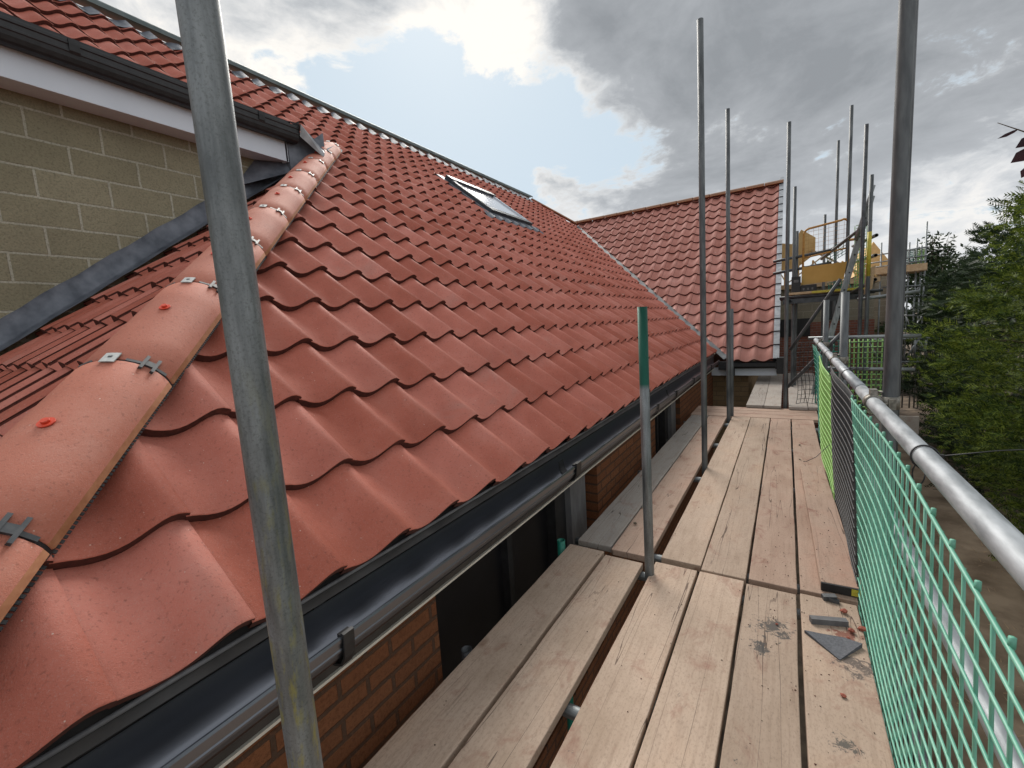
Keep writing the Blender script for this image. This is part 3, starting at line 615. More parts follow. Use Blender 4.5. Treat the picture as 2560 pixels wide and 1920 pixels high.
# gable wing: ridge caps, verge units, eaves
gcap=cap_mesh(.125,.455); gp0=None; rz90=Matrix.Rotation(math.pi,3,'Z')
zg=GZE+(14.87-GY)*tP
for k in range(14):
    x=-.10-k*.47
    if gp0 is None: c=gp0=gcap.build('ridge_tile',[m_brown,m_brown,m_capedge],house,world=False)
    else: c=gp0.copy(); C.objects.link(c); c.parent=house
    place(c,(x,14.87,zg-.045),rz90)
fh=None
for k in range(6):
    a=Vector((-7.35,13.6,zr-.03)); b_=Vector((-6.3,14.75,zg-.02)); d=(b_-a).normalized(); p=a+d*(k*.30)
    sdv=d.cross(Vector((0,0,1))).normalized(); upv=sdv.cross(d)
    c=gp0.copy(); C.objects.link(c); c.parent=house; place(c,p-Vector((0,0,.03)),Matrix(((d.x*.66,-sdv.x*.6,upv.x*.6),(d.y*.66,-sdv.y*.6,upv.y*.6),(d.z*.66,-sdv.z*.6,upv.z*.6))))
# verge units, one per course
for k in range(19):
    s0=k*.385
    a=Vector((0,GY+s0*cP,GZE+s0*sP)); b_=a+Vector(sH)*.375; n_=Vector(nH)
    mb=MB(); 
    def vq(x,q,h): return Vector((x,q.y,q.z))+n_*h
    x0,x1=-.20,-.10
    mb.add([vq(x0,a,.008),vq(x1,a,.008),vq(x1,b_,-.01),vq(x0,b_,-.01)],[(0,1,2,3)],0)
    mb.add([vq(x0,a,.008),vq(x1,a,.008),vq(x1,a,-.13),vq(x0,a,-.05)],[(3,2,1,0)],1)
    mb.add([vq(x1,a,.008),vq(x1,b_,-.01),vq(x1,b_,-.13),vq(x1,a,-.13)],[(3,2,1,0)],0)
    mb.build('verge_unit',[m_jamb if False else m_leadpale,m_black],house)
wf=MB(); 
wf.box((-1.9,GY+.12,.15),(-.135,GY+.14,.31)); wf.box((-1.9,GY+.14,.15),(-.137,GY+.42,.17)); bevel(wf.build('wing_fascia',m_white,house),.003)
wg=MB(); pr_=[(0,.03),(0,-.05),(.03,-.085),(.10,-.085),(.13,-.05),(.13,.0),(.145,.0),(.145,-.06),(.11,-.10),(.02,-.10),(-.01,-.06),(-.01,.03)]
wg.sweep([Vector((0,GY+.12-a,.40+h)) for a,h in pr_],[(-1.10,0,0),(-.15,0,0)],0,False)
wg.box((-.16,GY-.03,.29),(-.14,GY+.12,.43))
wgo=wg.build('wing_gutter',m_black,house)
dp=MB(); dp.box((-.98,GY-.02,.16),(-.84,GY+.11,.33)); dp.tube((-.91,GY+.045,.17),(-.91,GY+.045,.10),.034,12,0); dp.box((-1.12,GY-.03,.28),(-.93,GY+.10,.44)); dp.build('outlet',m_black,wgo)
bx=MB(); bx.box((-.14,GY-.05,.20),(-.02,GY+.25,.50)); bevel(bx.build('verge_box_end',m_black,house),.006)
ww=MB(); ww.box((-4,9.80,GZ),(-.62,14.8,.16))
ww.add([(-.62,9.8,.16),(-.62,14.87,zg-.3),(-.62,19.9,.16),(-.62,14.8,.16)],[(0,3,2,1)]); ww.build('wing_wall',m_stone,house)
# ================================================================ scaffold boards
def board(x0,x1,y0,y1,z,label,mat=m_wood,along='y',group='scaffold boards of the walkway',rz=0,th=.038,band=True):
    cx_,cy2=(x0+x1)/2,(y0+y1)/2
    lx,ly=(x1-x0),(y1-y0)
    if along=='x': lx,ly=ly,lx; rz+=math.pi/2
    root=thing('scaffold_board',label,'board',(cx_,cy2,z-th),rz,group)
    mb=MB(); n=16; vs=[]
    # a plank with slightly uneven edges
    for i in range(n+1):
        y=-ly/2+ly*i/n; a=rt.uniform(-.0018,.0018); b_=rt.uniform(-.0018,.0018); c_=rt.uniform(-.001,.001)
        vs+=[(-lx/2+a,y,0),(lx/2+b_,y,0),(lx/2+b_,y,th+c_),(-lx/2+a,y,th+c_)]
    f=[(3,2,1,0),(4*n,4*n+1,4*n+2,4*n+3)]
    for i in range(n):
        o=4*i; f+=[(o,o+1,o+5,o+4),(o+1,o+2,o+6,o+5),(o+2,o+3,o+7,o+6),(o+3,o,o+4,o+7)]
    mb.add(vs,f); p=mb.build('plank',mat,root,world=False); bevel(p,.004,2)
    return root
B=[ # near row
(-1.125,-.905,-1.4,2.335,'near left-hand board beside the brick wall, bare end at the cross joint',m_wood),
(-.885,-.665,-1.5,2.30,'near board left of the pole gap, dark gap on its right',m_wood),
(-.605,-.390,-1.6,2.345,'near board just right of the pole gap, meeting the foot of the green-topped pole',m_wood),
(-.378,-.168,-1.4,2.35,'near board in the middle of the walkway, dark scuffs by its far end',m_wood),
(-.155,.055,-1.6,2.33,'near board with black stains near its far end, left of the felt offcut',m_wood_black),
(.072,.288,-1.5,2.35,'near outermost board carrying the grey felt offcut beside the green mesh',m_wood_dirt),
# far row
(-1.10,-.885,2.40,6.36,'far left-hand board against the window openings, muddy near end',m_wood_grey),
(-.878,-.655,2.38,6.36,'far board left of the pole gap, red-stained surface',m_wood_red),
(-.590,-.378,2.40,6.36,'far board right of the pole gap behind the short pole',m_wood),
(-.372,-.160,2.37,6.36,'far middle board, second to the right of the pole gap',m_wood),
(-.148,.060,2.38,6.37,'far pinkish board, third to the right of the pole gap',m_wood_red),
(.074,.298,2.39,6.37,'far outermost board beside the lime and black mesh panels',m_wood_red)]
for x0,x1,y0,y1,lab,mt in B: board(x0,x1,y0,y1,rt.uniform(-.002,.002),lab,mt)
tb=board(.135,.30,2.43,4.35,.040,'short board lying on top of the outer board with black and yellow painted end',m_wood_red,rz=R(1.3))
eb=MB(); eb.box((-.082,-.972,.0),(.0821,-.9605,.0385),0); eb.box((.035,-.974,.004),(.0822,-.9725,.036),1); eb.build('end_band',[m_black,m_yel],tb,world=False)
for k,(ya,lab) in enumerate(((6.395,'nearest of the three cross boards at the end of the walkway'),(6.62,'middle one of the three cross boards at the end of the walkway'),(6.85,'farthest of the three cross boards, under the ends of the grey boards'))):
    board(-1.12,.36,ya,ya+.215,-.002,lab,m_wood_red,along='x',group='cross boards')
for x0,x1,ya,lab in ((-.475,-.255,7.03,'muddy grey board against the stone gable wall beyond the cross boards'),(-.250,-.045,7.02,'muddy grey board just left of the tall pole beyond the cross boards'),(.045,.262,6.98,'grey board right of the tall pole, under the bent black wire mesh'),(.27,.49,7.0,'outermost grey board beyond the cross boards')):
    board(x0,x1,ya,ya+3.9,.040,lab,m_wood_grey,group='grey boards of the farther walkway')
# ================================================================ scaffold tubes
TR=.02415
def pole(x,y,z0,z1,label,mat=m_galv,lean=(0,0),group='upright scaffold poles'):
    root=thing('scaffold_pole',label,'scaffold pole',(x,y,z0),0,group)
    mb=MB(); mb.tube((0,0,0),(lean[0],lean[1],z1-z0),TR,28,.004,seg=4); mb.build('tube',mat,root,world=False); return root
def bar(p,q,label,mat=m_galv,name='scaffold_tube',group='level scaffold tubes',r=TR,cat='scaffold tube'):
    p,q=Vector(p),Vector(q); root=thing(name,label,cat,p,0,group)
    # build along local Z so that the streaked metal runs along the tube
    mb=MB(); ln=(q-p).length; mb.tube((0,0,0),(0,0,ln),r,28,.004,seg=4); o=mb.build('tube',mat,root,world=False)
    o.rotation_euler=(q-p).to_track_quat('Z','Y').to_euler(); return root
def coupler(parent,c,ax1,ax2,off):
    """right-angle coupler at c (point on tube 1), off = vector from tube 1 to tube 2"""
    c,ax1,ax2,off=map(Vector,(c,ax1,ax2,off)); ax1.normalize(); ax2.normalize(); u=off.normalized(); mb=MB()
    for ctr,ax in ((c,ax1),(c+off,ax2)):
        mb.tube(ctr-ax*.024,ctr+ax*.024,TR+.0065,20,.006)
        sd=ax.cross(u).normalized()
        p=ctr+sd*(TR+.016); mb.obox(p,ax*.020,sd*.012,u*.011)
        mb.tube(p-u*.012,p+u*.050 if ctr is c else p-u*.055,.0055,8,0); mb.tube(p+u*(.030 if ctr is c else -.045),p+u*(.044 if ctr is c else -.031),.0115,6,0)
        mb.obox(ctr-sd*(TR+.012),ax*.018,sd*.008,u*.014)
    mb.obox(c+off*.5,ax1*.022,ax2*.022,u*.008)
    o=mb.build('coupler',m_coupler,parent); return o
LP=pole(-.640,.325,GZ,3.9,'close large pole at the left, streaked grey with yellow lichen low down',m_galv_lichen)
Pa=pole(-.605,2.21,GZ,1.415,'short pole in the board gap with flaking dark green paint on its top',m_galv_green)
Pb=pole(-.605,4.10,GZ,3.68,'tall slender pole in the board gap right behind the green-topped one',m_galv_rough)
Pc=pole(-.62,6.20,GZ,3.78,'tall pole at the far end of the board gap in front of the pink roof',m_galv_rough)
Pc2=pole(-.605,6.42,GZ,1.42,'short pole standing right beside a tall one before the gable gutter',m_galv_rough)
Pd=pole(.005,7.16,GZ,3.78,'tall pole just right of the white roof verge',m_galv_rough)
Pd2=pole(.10,8.9,GZ,3.35,'pole half hidden behind the one beside the roof verge',m_galv_rough)
P0=pole(.348,2.20,GZ,4.6,'thick near pole on the right, rising out of the picture past the guard rail',m_galv_rough)
P0b=pole(.364,2.262,.6,2.42,'spare length of pole clamped behind the thick right-hand pole',m_galv_dark)
P1=pole(.347,3.85,GZ,1.45,'stub pole outside the guard rail in front of the ladder',m_galv_rough)
P2=pole(.345,5.50,GZ,1.43,'farther, thinner stub pole outside the guard rail',m_galv_rough)
Y_=Vector((0,1,0)); X_=Vector((1,0,0)); Z_=Vector((0,0,1))
GR=bar((.296,-.6,.968),(.296,2.50,.968),'close pale guard rail tube running along the right edge',m_galv_pale,group='guard rails')
GR2=bar((.296,2.51,.970),(.300,6.25,.985),'farther guard rail tube above the lime mesh, a yellow smear on it',m_galv_pale,group='guard rails')
coupler(P0,(.348,2.20,.968),Z_,Y_,(-.052,0,0)); coupler(P1,(.347,3.85,.975),Z_,Y_,(-.050,0,0)); coupler(P2,(.345,5.50,.98),Z_,Y_,(-.048,0,0))
slv=MB(); slv.tube((0,0,3.02),(0,0,3.16),TR+.006,24,.005); slv.obox((.03,0,3.09),(.01,0,0),(0,.012,0),(0,0,.03)); 
so_=slv.build('sleeve',m_coupler,GR,world=False); so_.rotation_euler=GR.children[0].rotation_euler
MR=bar((.400,-.6,.42),(.400,4.6,.42),'middle rail tube seen through the green mesh',m_galv_pale,group='guard rails')
LG=bar((.400,-.6,-.16),(.400,6.6,-.16),'lower outside tube below the board edge, behind the green mesh',m_galv_rough)
LG2=bar((-.655+.10,-1.2,-.13),(-.655+.10,6.7,-.13),'lengthwise tube hidden under the boards by the pole gap',m_galv_rough)
for y,lab in ((1.30,'cross tube showing in the near pole gap between boards'),(2.28,'cross tube under the board joint beside the green-topped pole'),(2.50,'cross tube sticking out left under the muddy board end'),(3.95,'cross tube seen in the gap behind the second tall pole'),(5.10,'cross tube under the far boards, pale end in the gap'),(6.12,'cross tube under the far board ends'),(.2,'cross tube under the nearest boards')):
    bar((-1.16,y,-.066),(.47,y,-.066),lab,m_galv,group='cross tubes under the boards')
for x,y,z1,lab in ((-1.165,1.33,-.02,'stub of tube standing in the dark by the near brick pier'),(-1.17,2.30,.03,'green stub of tube standing in the dark window opening')):
    pole(x,y,GZ,z1,lab,m_galv_dark if y<2 else m_gD,group='short stubs by the wall')
# zip ties on the guard rail
def tie(y,ta,label,rail_z=.968,x=.296,tail=.16,td=(.8,.5,.35)):
    mb=MB(); pts=[(x+math.cos(t)*(TR+.003),y+.012*math.sin(t),rail_z+math.sin(t)*(TR+.003)) for t in [2*math.pi*i/24 for i in range(25)]]
    mb.path(pts,.0022,6); h=Vector((x+math.cos(ta)*(TR+.005),y,rail_z+math.sin(ta)*(TR+.005))); mb.obox(h,(.005,0,0),(0,.004,0),(0,0,.004))
    d=Vector(td).normalized(); mb.path([h,h+d*tail*.5+Vector((0,0,.004)),h+d*tail],[.0016,.0014,.0010],5)
    pts=[(x-.01+.012*math.cos(t),y+.004,rail_z-.045+math.sin(t)*.028) for t in [2*math.pi*i/14 for i in range(15)]]
    mb.path(pts,.0018,5)
    o=mb.build('cable_tie',m_black,None,loc=(x,y,rail_z)); tag(o,label,'cable tie','cable ties on the guard rail')
    return o
tie(1.42,.2,'cable tie round the near guard rail with a long pale tail pointing right',td=(.9,.25,.10),tail=.22)
tie(3.05,1.0,'cable tie round the farther guard rail above the black mesh',.972,tail=.05)
tie(4.35,1.0,'cable tie on the guard rail above the lime mesh',.978,tail=.04)
# ================================================================ mesh brick guards
def guard(name_label,y0,y1,mat,zt0,zt1,pitch=.060,th=.0036,xt=.262,xb=.300,zb=-.035,sag=.0,wavy=.006,seed=1,nub=False,hs=None,group='mesh brick guards along the walkway'):
    rnd=random.Random(seed); mb=MB(); L_=y1-y0; nv=max(2,round(L_/pitch)); H_=zt0-zb; nh=round(H_/(hs or pitch))
    def P(a,b_):  # a along 0..1, b_ up 0..1
        y=y0+L_*a; zt=zt0+(zt1-zt0)*a; zt=zt-(.11*max(0,1.4-y)**1.3 if sag<0 else 0); z=zb+(zt-zb)*b_
        x=xb+(xt-xb)*b_+wavy*math.sin(y*5.1+b_*3+seed)+.010*math.sin(b_*math.pi)*math.sin(y*2.3+seed)
        y+=.010*math.sin(b_*4+seed)
        return Vector((x,y,z))
    for i in range(nv+1):
        a=i/nv; mb.path([P(a,j/10) for j in range(11)],th*(1.25 if i in (0,nv) else 1),6)
        if nub and i%2==0: p=P(a,1); mb.path([p,p+Vector((0,0,.016))],th*1.5,6)
    for j in range(nh+1):
        b_=j/nh; mb.path([P(i/(nv),b_)+Vector((-.003,0,0)) for i in range(nv+1)],th*(1.35 if j in (0,nh) else 1),6)
    c=P(.5,0); o=mb.build('brick_guard',mat,None,loc=c); tag(o,name_label,'mesh guard',group); return o
guard('close sea-green mesh panel hung on the near guard rail, its top edge sagging',-.15,2.47,m_gA,.935,.935,sag=-1,xt=.262,seed=2,nub=True,th=.0030,wavy=.004)
guard('black mesh panel between the sea-green and the lime one',2.46,3.66,m_gB,.945,.955,pitch=.034,th=.0030,xt=.262,xb=.312,seed=4,hs=.045)
guard('bright lime mesh panel, narrow, behind the black one',3.60,4.72,m_gC,.90,.93,pitch=.045,th=.0032,xt=.250,xb=.300,seed=6,hs=.055)
guard('dark green mesh panel at the far end of the guard rail',4.62,5.95,m_gD,.95,.95,pitch=.022,th=.0032,xt=.262,xb=.33,seed=8,hs=.05)
def guardx(label,x0,x1,y,z0,z1,mat,pitch=.06,th=.004,seed=1,hs=None,group='mesh brick guards on the return',lean=0):
    mb=MB(); nv=round((x1-x0)/pitch); nh=round((z1-z0)/(hs or pitch))
    def P(a,b_): return Vector((x0+(x1-x0)*a,y+lean*b_+.02*math.sin(a*5+b_*3+seed),z0+(z1-z0)*b_))
    for i in range(nv+1): mb.path([P(i/nv,j/6) for j in range(7)],th,5)
    for j in range(nh+1): mb.path([P(i/8,j/nh) for i in range(9)],th,5)
    o=mb.build('brick_guard',mat,None,loc=P(.5,0)); tag(o,label,'mesh guard',group); return o
guardx('black square mesh below the return rails, in front of the lime one',.38,1.18,7.12,-.05,.95,m_gB,.065,.0045)
guardx('lime mesh behind the black mesh of the return',.72,1.20,7.30,-.2,.95,m_gC,.05,.009,3,.07)
guardx('dark green mesh at the left of the return',.36,.70,7.34,-.1,.90,m_gD,.05,.008,5,.07)
for z,x1,lab in ((.955,1.38,'upper rail tube of the return, running right behind the thick pole'),(.545,1.34,'lower rail tube of the return, running right behind the thick pole')):
    bar((.26 if z>.9 else .42,7.20,z),(x1,7.08,z-.01),lab,group='rail tubes of the return')
tbx=thing('toe_board','weathered timber toe board end sticking out low on the right of the thick pole','board',(.9,7.18,-.30),0,'toe boards')
mb=MB(); mb.box((.42,7.16,-.29),(1.42,7.20,-.065)); bevel(mb.build('plank',m_wood_grey,tbx),.004)
# bent black wire mesh leaning by the far poles
wm=MB(); n_=9
def WP(i,j): 
    x=.13+.045*i+.0*j; z=.08+j*.065; return Vector((x+.05*math.sin(j*.5)*.35,7.02-.02*j+.10*math.sin(i*.6),z))
for i in range(9):
    j0=0 if i<4 else 0; wm.path([WP(i,j) for j in range(j0,14)],.0034,5)
for j in range(14): wm.path([WP(i,j) for i in range(9)],.0034,5)
tag(wm.build('wire_mesh',m_gB,None,loc=(.3,7.0,.08)),'bent black wire mesh leaning beside the tall pole near the roof verge','wire mesh')
bar((.03,7.25,.28),(.62,6.9,1.05),'dark diagonal brace tube behind the bent wire mesh',m_galv_dark,group='diagonal braces')
bar((.06,8.3,.72),(.66,8.0,1.75),'dark diagonal brace rising toward the loading platform',m_galv_dark,group='diagonal braces')
# ================================================================ debris on the boards
def debris(name,mb,mat,label,cat,loc): return tag(mb.build(name,mat,None,loc=loc),label,cat)
d=MB(); pts=[(.080,2.045),(.190,1.925),(.272,2.045),(.215,2.075),(.135,2.062)]
top=[(x,y,.006+.010*abs(x-.17)) for x,y in pts]; bot=[(x,y,.002) for x,y in pts]; top[2]=(.272,2.045,.020); top[0]=(.080,2.045,.014)
d.add(bot+top,[(4,3,2,1,0),(5,6,7,8,9)]+[(i,(i+1)%5,5+(i+1)%5,5+i) for i in range(5)]); debris('felt_offcut',d,m_slate,'grey triangular felt offcut lying on the outer board','offcut',(.17,2.0,.002))
d=MB(); d.obox((.170,2.155,.013),(.066,.022,0),(-.004,.013,0),(0,0,.012)); debris('plastic_offcut',d,m_jamb,'short grey bar of plastic lying just beyond the felt offcut','offcut',(.170,2.155,.001))
d=MB(); d.obox((.185,2.345,.014),(.026,.004,.004),(-.004,.014,0),(0,0,.011)); d.obox((.202,2.335,.010),(.02,0,-.004),(0,.010,0),(0,0,.008)); debris('stone_chip',d,m_clip,'grey stone chip in the joint before the painted board end','chip',(.185,2.345,.001))
rr=random.Random(11); m_chip=simple('broken_tile',(.20,.05,.03),(.36,.11,.07),90,.85,0,4,.4)
def rock(x,y,s,mat,label):
    bm=bmesh.new(); bmesh.ops.create_icosphere(bm,subdivisions=1,radius=s)
    for v in bm.verts: v.co=Vector((v.co.x*rr.uniform(.7,1.4),v.co.y*rr.uniform(.7,1.3),v.co.z*rr.uniform(.4,.8)))
    zmin=min(v.co.z for v in bm.verts)
    for v in bm.verts: v.co.z-=zmin
    me=bpy.data.meshes.new('tile_chip'); bm.to_mesh(me); bm.free(); me.materials.append(mat)
    o=bpy.data.objects.new('tile_chip',me); C.objects.link(o); o.location=(x,y,.002); tag(o,label,'chip','chips of broken tile'); return o
for x,y,s,lab in ((.232,2.262,.015,'red tile chip farthest along the outer board'),(.246,2.130,.014,'red tile chip right of the grey plastic bar'),(.286,2.165,.016,'red tile chip at the very edge under the green mesh'),(.232,2.082,.007,'tiny dark red crumb beside the felt offcut'),(.183,1.735,.009,'lone red crumb in front of the felt offcut'),(-.02,2.05,.006,'small crumb by the black stains')):
    rock(x,y,s,m_chip,lab)
for x,y,s,lab in ((-.84,2.75,.012,'brown pebble on the far board left of the gap'),(.13,5.1,.010,'pale crumb on the far outer board'),(.12,4.6,.008,'small dark crumb near the lime mesh')): rock(x,y,s,m_bark,lab)
d=MB(); d.path([(-.872,3.02,.004),(-.866,3.04,.016),(-.862,3.05,.022),(-.85,3.055,.016)],.006,6); debris('nail',d,m_coupler,'bent nail standing between the two far left boards','nail',(-.87,3.03,.003))
d=MB(); d.obox((.155,4.28,.010),(.035,-.01,0),(.002,.006,0),(0,0,.005)); debris('wood_splinter',d,m_bark,'dark splinter of wood on the far outer board','splinter',(.155,4.28,.003))
d=MB(); d.path([(.30,3.9,.36),(.26,3.85,.33),(.20,3.8,.27),(.14,3.78,.235),(.12,3.78,.232)],.0022,5); debris('wire_tail',d,m_black,'black wire tail poking out of the lime mesh over the boards','wire',(.30,3.9,.36))
# ================================================================ loading platform beyond the wing
for x,y,z1,lab,mt in ((.82,9.0,4.41,'tallest pole of the loading platform, left of the ladder',m_galv_rough),(.80,10.8,4.46,'slender pole behind the orange gate, left of the tallest one',m_galv_rough),(.62,10.8,3.15,'thin pole seen through the left half of the orange gate',m_galv_rough),(.885,7.9,3.75,'pole behind the ladder with yellow paint low down',m_galv_dark),(.965,7.95,3.10,'pole right of the ladder whose middle is painted yellow',m_galv_rough),(.14,9.05,2.66,'short pole at the left end of the loading platform',m_galv_rough)):
    pole(x,y,GZ,z1,lab,mt,group='poles of the loading platform')
yp=MB(); yp.tube((.965,7.95,1.75),(.965,7.95,2.35),TR+.0012,20,0); tag(yp.build('paint_band',m_yel,None,loc=(.965,7.95,1.75)),'yellow painted sleeve round the pole right of the ladder','sleeve')
deck=thing('loading_platform','raised loading platform with dark underside and yellow painted board edge beyond the pink roof','platform',(.55,9.6,1.5))
mb=MB()
for k in range(7): mb.box((.0,8.75+k*.23,1.60),(1.08,8.75+k*.23+.22,1.638))
bevel(mb.build('decking',m_timber,deck),.003)
mb=MB(); mb.box((.35,8.735,1.602),(1.08,8.748,1.636)); mb.build('painted_edge',m_yel,deck)
for y in (8.8,9.5,10.25): mb=MB(); mb.tube((-.1,y,1.565),(1.25,y,1.565),TR,14,.004); mb.build('beam',m_galv_dark,deck)
for x in (.05,.95): mb=MB(); mb.tube((x,8.7,1.50),(x,10.4,1.50),TR,14,.004); mb.build('beam',m_galv_dark,deck)
mb=MB(); mb.box((-.05,8.78,1.455),(1.1,8.83,1.535)); mb.build('edge_beam',m_galv_dark,deck)
gate=thing('loading_gate','orange painted loading gate with rounded top corners and wire infill','gate',(.52,9.0,1.7))
mb=MB(); pts=[(.225,9,1.66),(.235,9,2.50)]+[(.335-.10*math.cos(t),9,2.58+.09*math.sin(t)) for t in [R(10*i) for i in range(10)]]+[(.74,9,2.725)]+[(.755+.07*math.sin(t),9,2.665+.07*math.cos(t)) for t in [R(10*i) for i in range(10)]]+[(.835,9,2.1),(.845,9,1.66)]
mb.path(pts,.017,8); mb.path([(.235,9,2.20),(.84,9,2.285)],.014,8); mb.path([(.84,9,2.40),(.92,9,2.40)],.02,6); mb.build('frame',m_gateyel,gate)
mb=MB()
for i in range(1,9): x=.235+i*.067; mb.path([(x,9.005,2.21+i*.009),(x,9.005,2.70)],.0022,4)
for j in range(1,7): mb.path([(.235,9.005,2.22+j*.065),(.835,9.005,2.26+j*.065)],.0022,4)
mb.build('wire_infill',m_gateyel,gate)
mb=MB(); mb.add([(.21,8.965,1.76),(.78,8.965,1.79),(.815,8.965,2.065),(.22,8.965,2.05),(.21,8.983,1.76),(.78,8.983,1.79),(.815,8.983,2.065),(.22,8.983,2.05)],[(0,1,2,3),(7,6,5,4),(0,4,5,1),(1,5,6,2),(2,6,7,3),(3,7,4,0)])
tag(mb.build('kick_board',m_ply,None,loc=(.5,8.97,1.76)),'flat ochre plywood sheet tied across the foot of the orange gate','plywood sheet')
mb=MB(); mb.box((.07,8.86,1.64),(.20,9.10,1.90)); mb.box((.205,8.86,1.64),(.42,9.10,1.75))
for i in range(3): mb.box((.23+i*.06,8.853,1.665),(.255+i*.06,8.8595,1.70),1)
mb.box((.10,8.853,1.80),(.17,8.8595,1.845),1)
tag(bevel(mb.build('crate',[m_black,m_jamb],None,loc=(.2,8.9,1.64)),.004),'stacked black crates on the loading platform left of the ochre panel','crate')
mb=MB(); mb.add([(.93,7.99,1.50),(1.02,7.99,1.58),(1.05,7.99,1.90),(.95,7.99,1.84),(.93,8.01,1.50),(1.02,8.01,1.58),(1.05,8.01,1.90),(.95,8.01,1.84)],[(0,1,2,3),(7,6,5,4),(0,4,5,1),(1,5,6,2),(2,6,7,3),(3,7,4,0)])
tag(mb.build('plywood_offcut',m_timber,None,loc=(1,8,1.5)),'pale plywood offcut tied low on the right of the ladder','offcut')
for z,x,lab in ((2.315,1.035,'open ended tube pointing this way, upper one right of the ladder'),(1.965,1.04,'open ended tube pointing this way, lower one right of the ladder'),(1.60,.99,'dark tube end sticking out under the plywood offcut')):
    pass
bar((1.045,8.0,2.30),(.93,9.4,2.34),'upper open ended rail tube pointing this way beside the ladder',group='platform rails')
bar((1.045,8.0,2.03),(.90,9.4,2.06),'lower open ended rail tube pointing this way beside the ladder',group='platform rails')
bar((1.05,8.0,1.70),(.86,8.6,1.56),'dark tube end sticking out at the platform corner',m_galv_dark,group='platform rails')
bar((-.2,9.02,2.20),(.62,9.02,2.28),'upper rail across behind the orange gate frame',m_galv_dark,group='platform rails')
bar((-.2,9.06,2.00),(.62,9.04,2.08),'lower rail across behind the orange gate frame',m_galv_dark,group='platform rails')
bar((.50,9.3,2.18),(.99,8.1,2.52),'sloping tube running up to the ladder from the gate',m_galv_rough,group='platform rails')
bar((.86,8.0,1.44),(1.52,8.0,1.49),'cross tube level with the platform deck, right of the ladder',group='platform rails')
lad=thing('ladder','steep grey ladder leaning on the loading platform','ladder',(.25,8.2,-.6))
a0=Vector((.20,8.15,-.75)); a1=Vector((1.0,8.15,2.86)); dl=(a1-a0).normalized(); off=Vector((.02,.36,.0))
for o_ in (Vector((0,0,0)),off):
    mb=MB(); c=(a0+a1)/2+o_; sd_=dl.cross(Vector((0,1,0))).normalized()
    mb.obox(c,dl*((a1-a0).length/2),sd_*.034,Vector((0,.014,0))); 
    for i in range(14): 
        q=a0+dl*(.15+i*.25)+o_; mb.obox(q+Vector((0,-.0150 if o_.y==0 else .015,0)),dl*.011,sd_*.011,Vector((0,.0015,0)),1)
    mb.build('stile',[m_galv,m_black],lad)
for i in range(14): q=a0+dl*(.15+i*.25); mb=MB(); mb.tube(q,q+off,.013,10,0); mb.build('rung',m_galv_rough,lad)
bar((1.0,8.05,2.98),(.83,8.12,2.28),'tube with open top lashed along the head of the ladder',m_galv,group='platform rails')
mb=MB()
def netp(x0,x1,y,z0,z1,mat,label,slope=0,pitch=.05,th=.006,seed=1):
    mb=MB(); nv=max(3,round((x1-x0)/pitch)); nh=max(3,round((z1-z0)/.04))
    for i in range(nv+1):
        x=x0+(x1-x0)*i/nv; mb.path([(x+.01*math.sin(j+i),y+.03*math.sin(i*.9+j*.5),z0+(z1-z0)*j/5+slope*(x-x0)) for j in range(6)],th,4)
    for j in range(nh+1):
        mb.path([(x0+(x1-x0)*i/6,y-.006+.03*math.sin(i*.9*nv/6+j*.25),z0+(z1-z0)*j/nh+slope*(x1-x0)*i/6) for i in range(7)],th,4)
    return tag(mb.build('brick_guard',mat,None,loc=((x0+x1)/2,y,z0)),label,'mesh guard','mesh guards of the loading platform')
netp(.56,.82,9.12,2.06,2.28,m_gD,'dark green mesh folded behind the orange gate',.6)
netp(.86,.98,8.42,1.62,2.52,m_gC,'narrow lime mesh hanging behind the ladder',.3,.03)
netp(.58,.86,8.9,1.63,1.75,m_gD,'dark green mesh heaped under the ochre panel',0,.04)
# ---------------------------------------------------------------- house under construction
ho=thing('unfinished_house','unfinished block house with an orange sheathed timber frame on top beyond the platform','house',(.5,17,GZ))
mb=MB(); mb.box((-2,16,GZ),(2.12,21,.95)); mb.build('brick_plinth',m_brickfar,ho)
mb=MB(); mb.box((-2,16.02,.952),(2.10,21,1.98)); mb.build('block_wall',m_blockfar,ho)
mb=MB(); mb.box((-.35,15.97,.55),(.62,16.01,1.08)); mb.build('window',m_void,ho)
mb=MB(); mb.box((1.05,15.97,1.0),(1.5,16.01,1.75)); mb.build('window',m_void,ho)
mb=MB(); mb.box((-2,15.9,1.985),(2.2,21,2.12)); mb.build('wall_plate',m_timber,ho)
mb=MB(); mb.add([(-.5,15.9,2.55),(-.02,15.9,2.50),(.12,15.9,3.30),(.35,15.9,3.68),(.70,15.9,3.40),(.70,15.9,2.95),(.25,15.9,2.60),(-.5,15.9,3.45)],[(0,1,2,7),(1,6,2),(2,6,5,4),(2,4,3)])
mb.add([(-.5,16.1,2.55),(-.02,16.1,2.50),(.12,16.1,3.30),(.35,16.1,3.68),(.70,16.1,3.40),(.70,16.1,2.95),(.25,16.1,2.60),(-.5,16.1,3.45)],[(0,1,2,7),(1,6,2),(2,6,5,4),(2,4,3)])
mb.add([(.70,15.9,3.40),(.70,16.1,3.40),(.70,16.1,2.95),(.70,15.9,2.95)],[(0,1,2,3)]); mb.add([(.35,15.9,3.68),(.35,16.1,3.68),(.70,16.1,3.40),(.70,15.9,3.40)],[(0,1,2,3)])
mb.build('sheathing',m_osb,ho)
for k in range(7):
    x=-.4+k*.35; y=15.9+(k%2)*.12
    mb=MB(); mb.path([(x,y,2.12),(x,y,2.95-.06*k)],.028,4); mb.path([(x,y,2.95-.06*k),(x+.42,y,2.12)],.022,4); mb.build('truss',m_osb,ho)
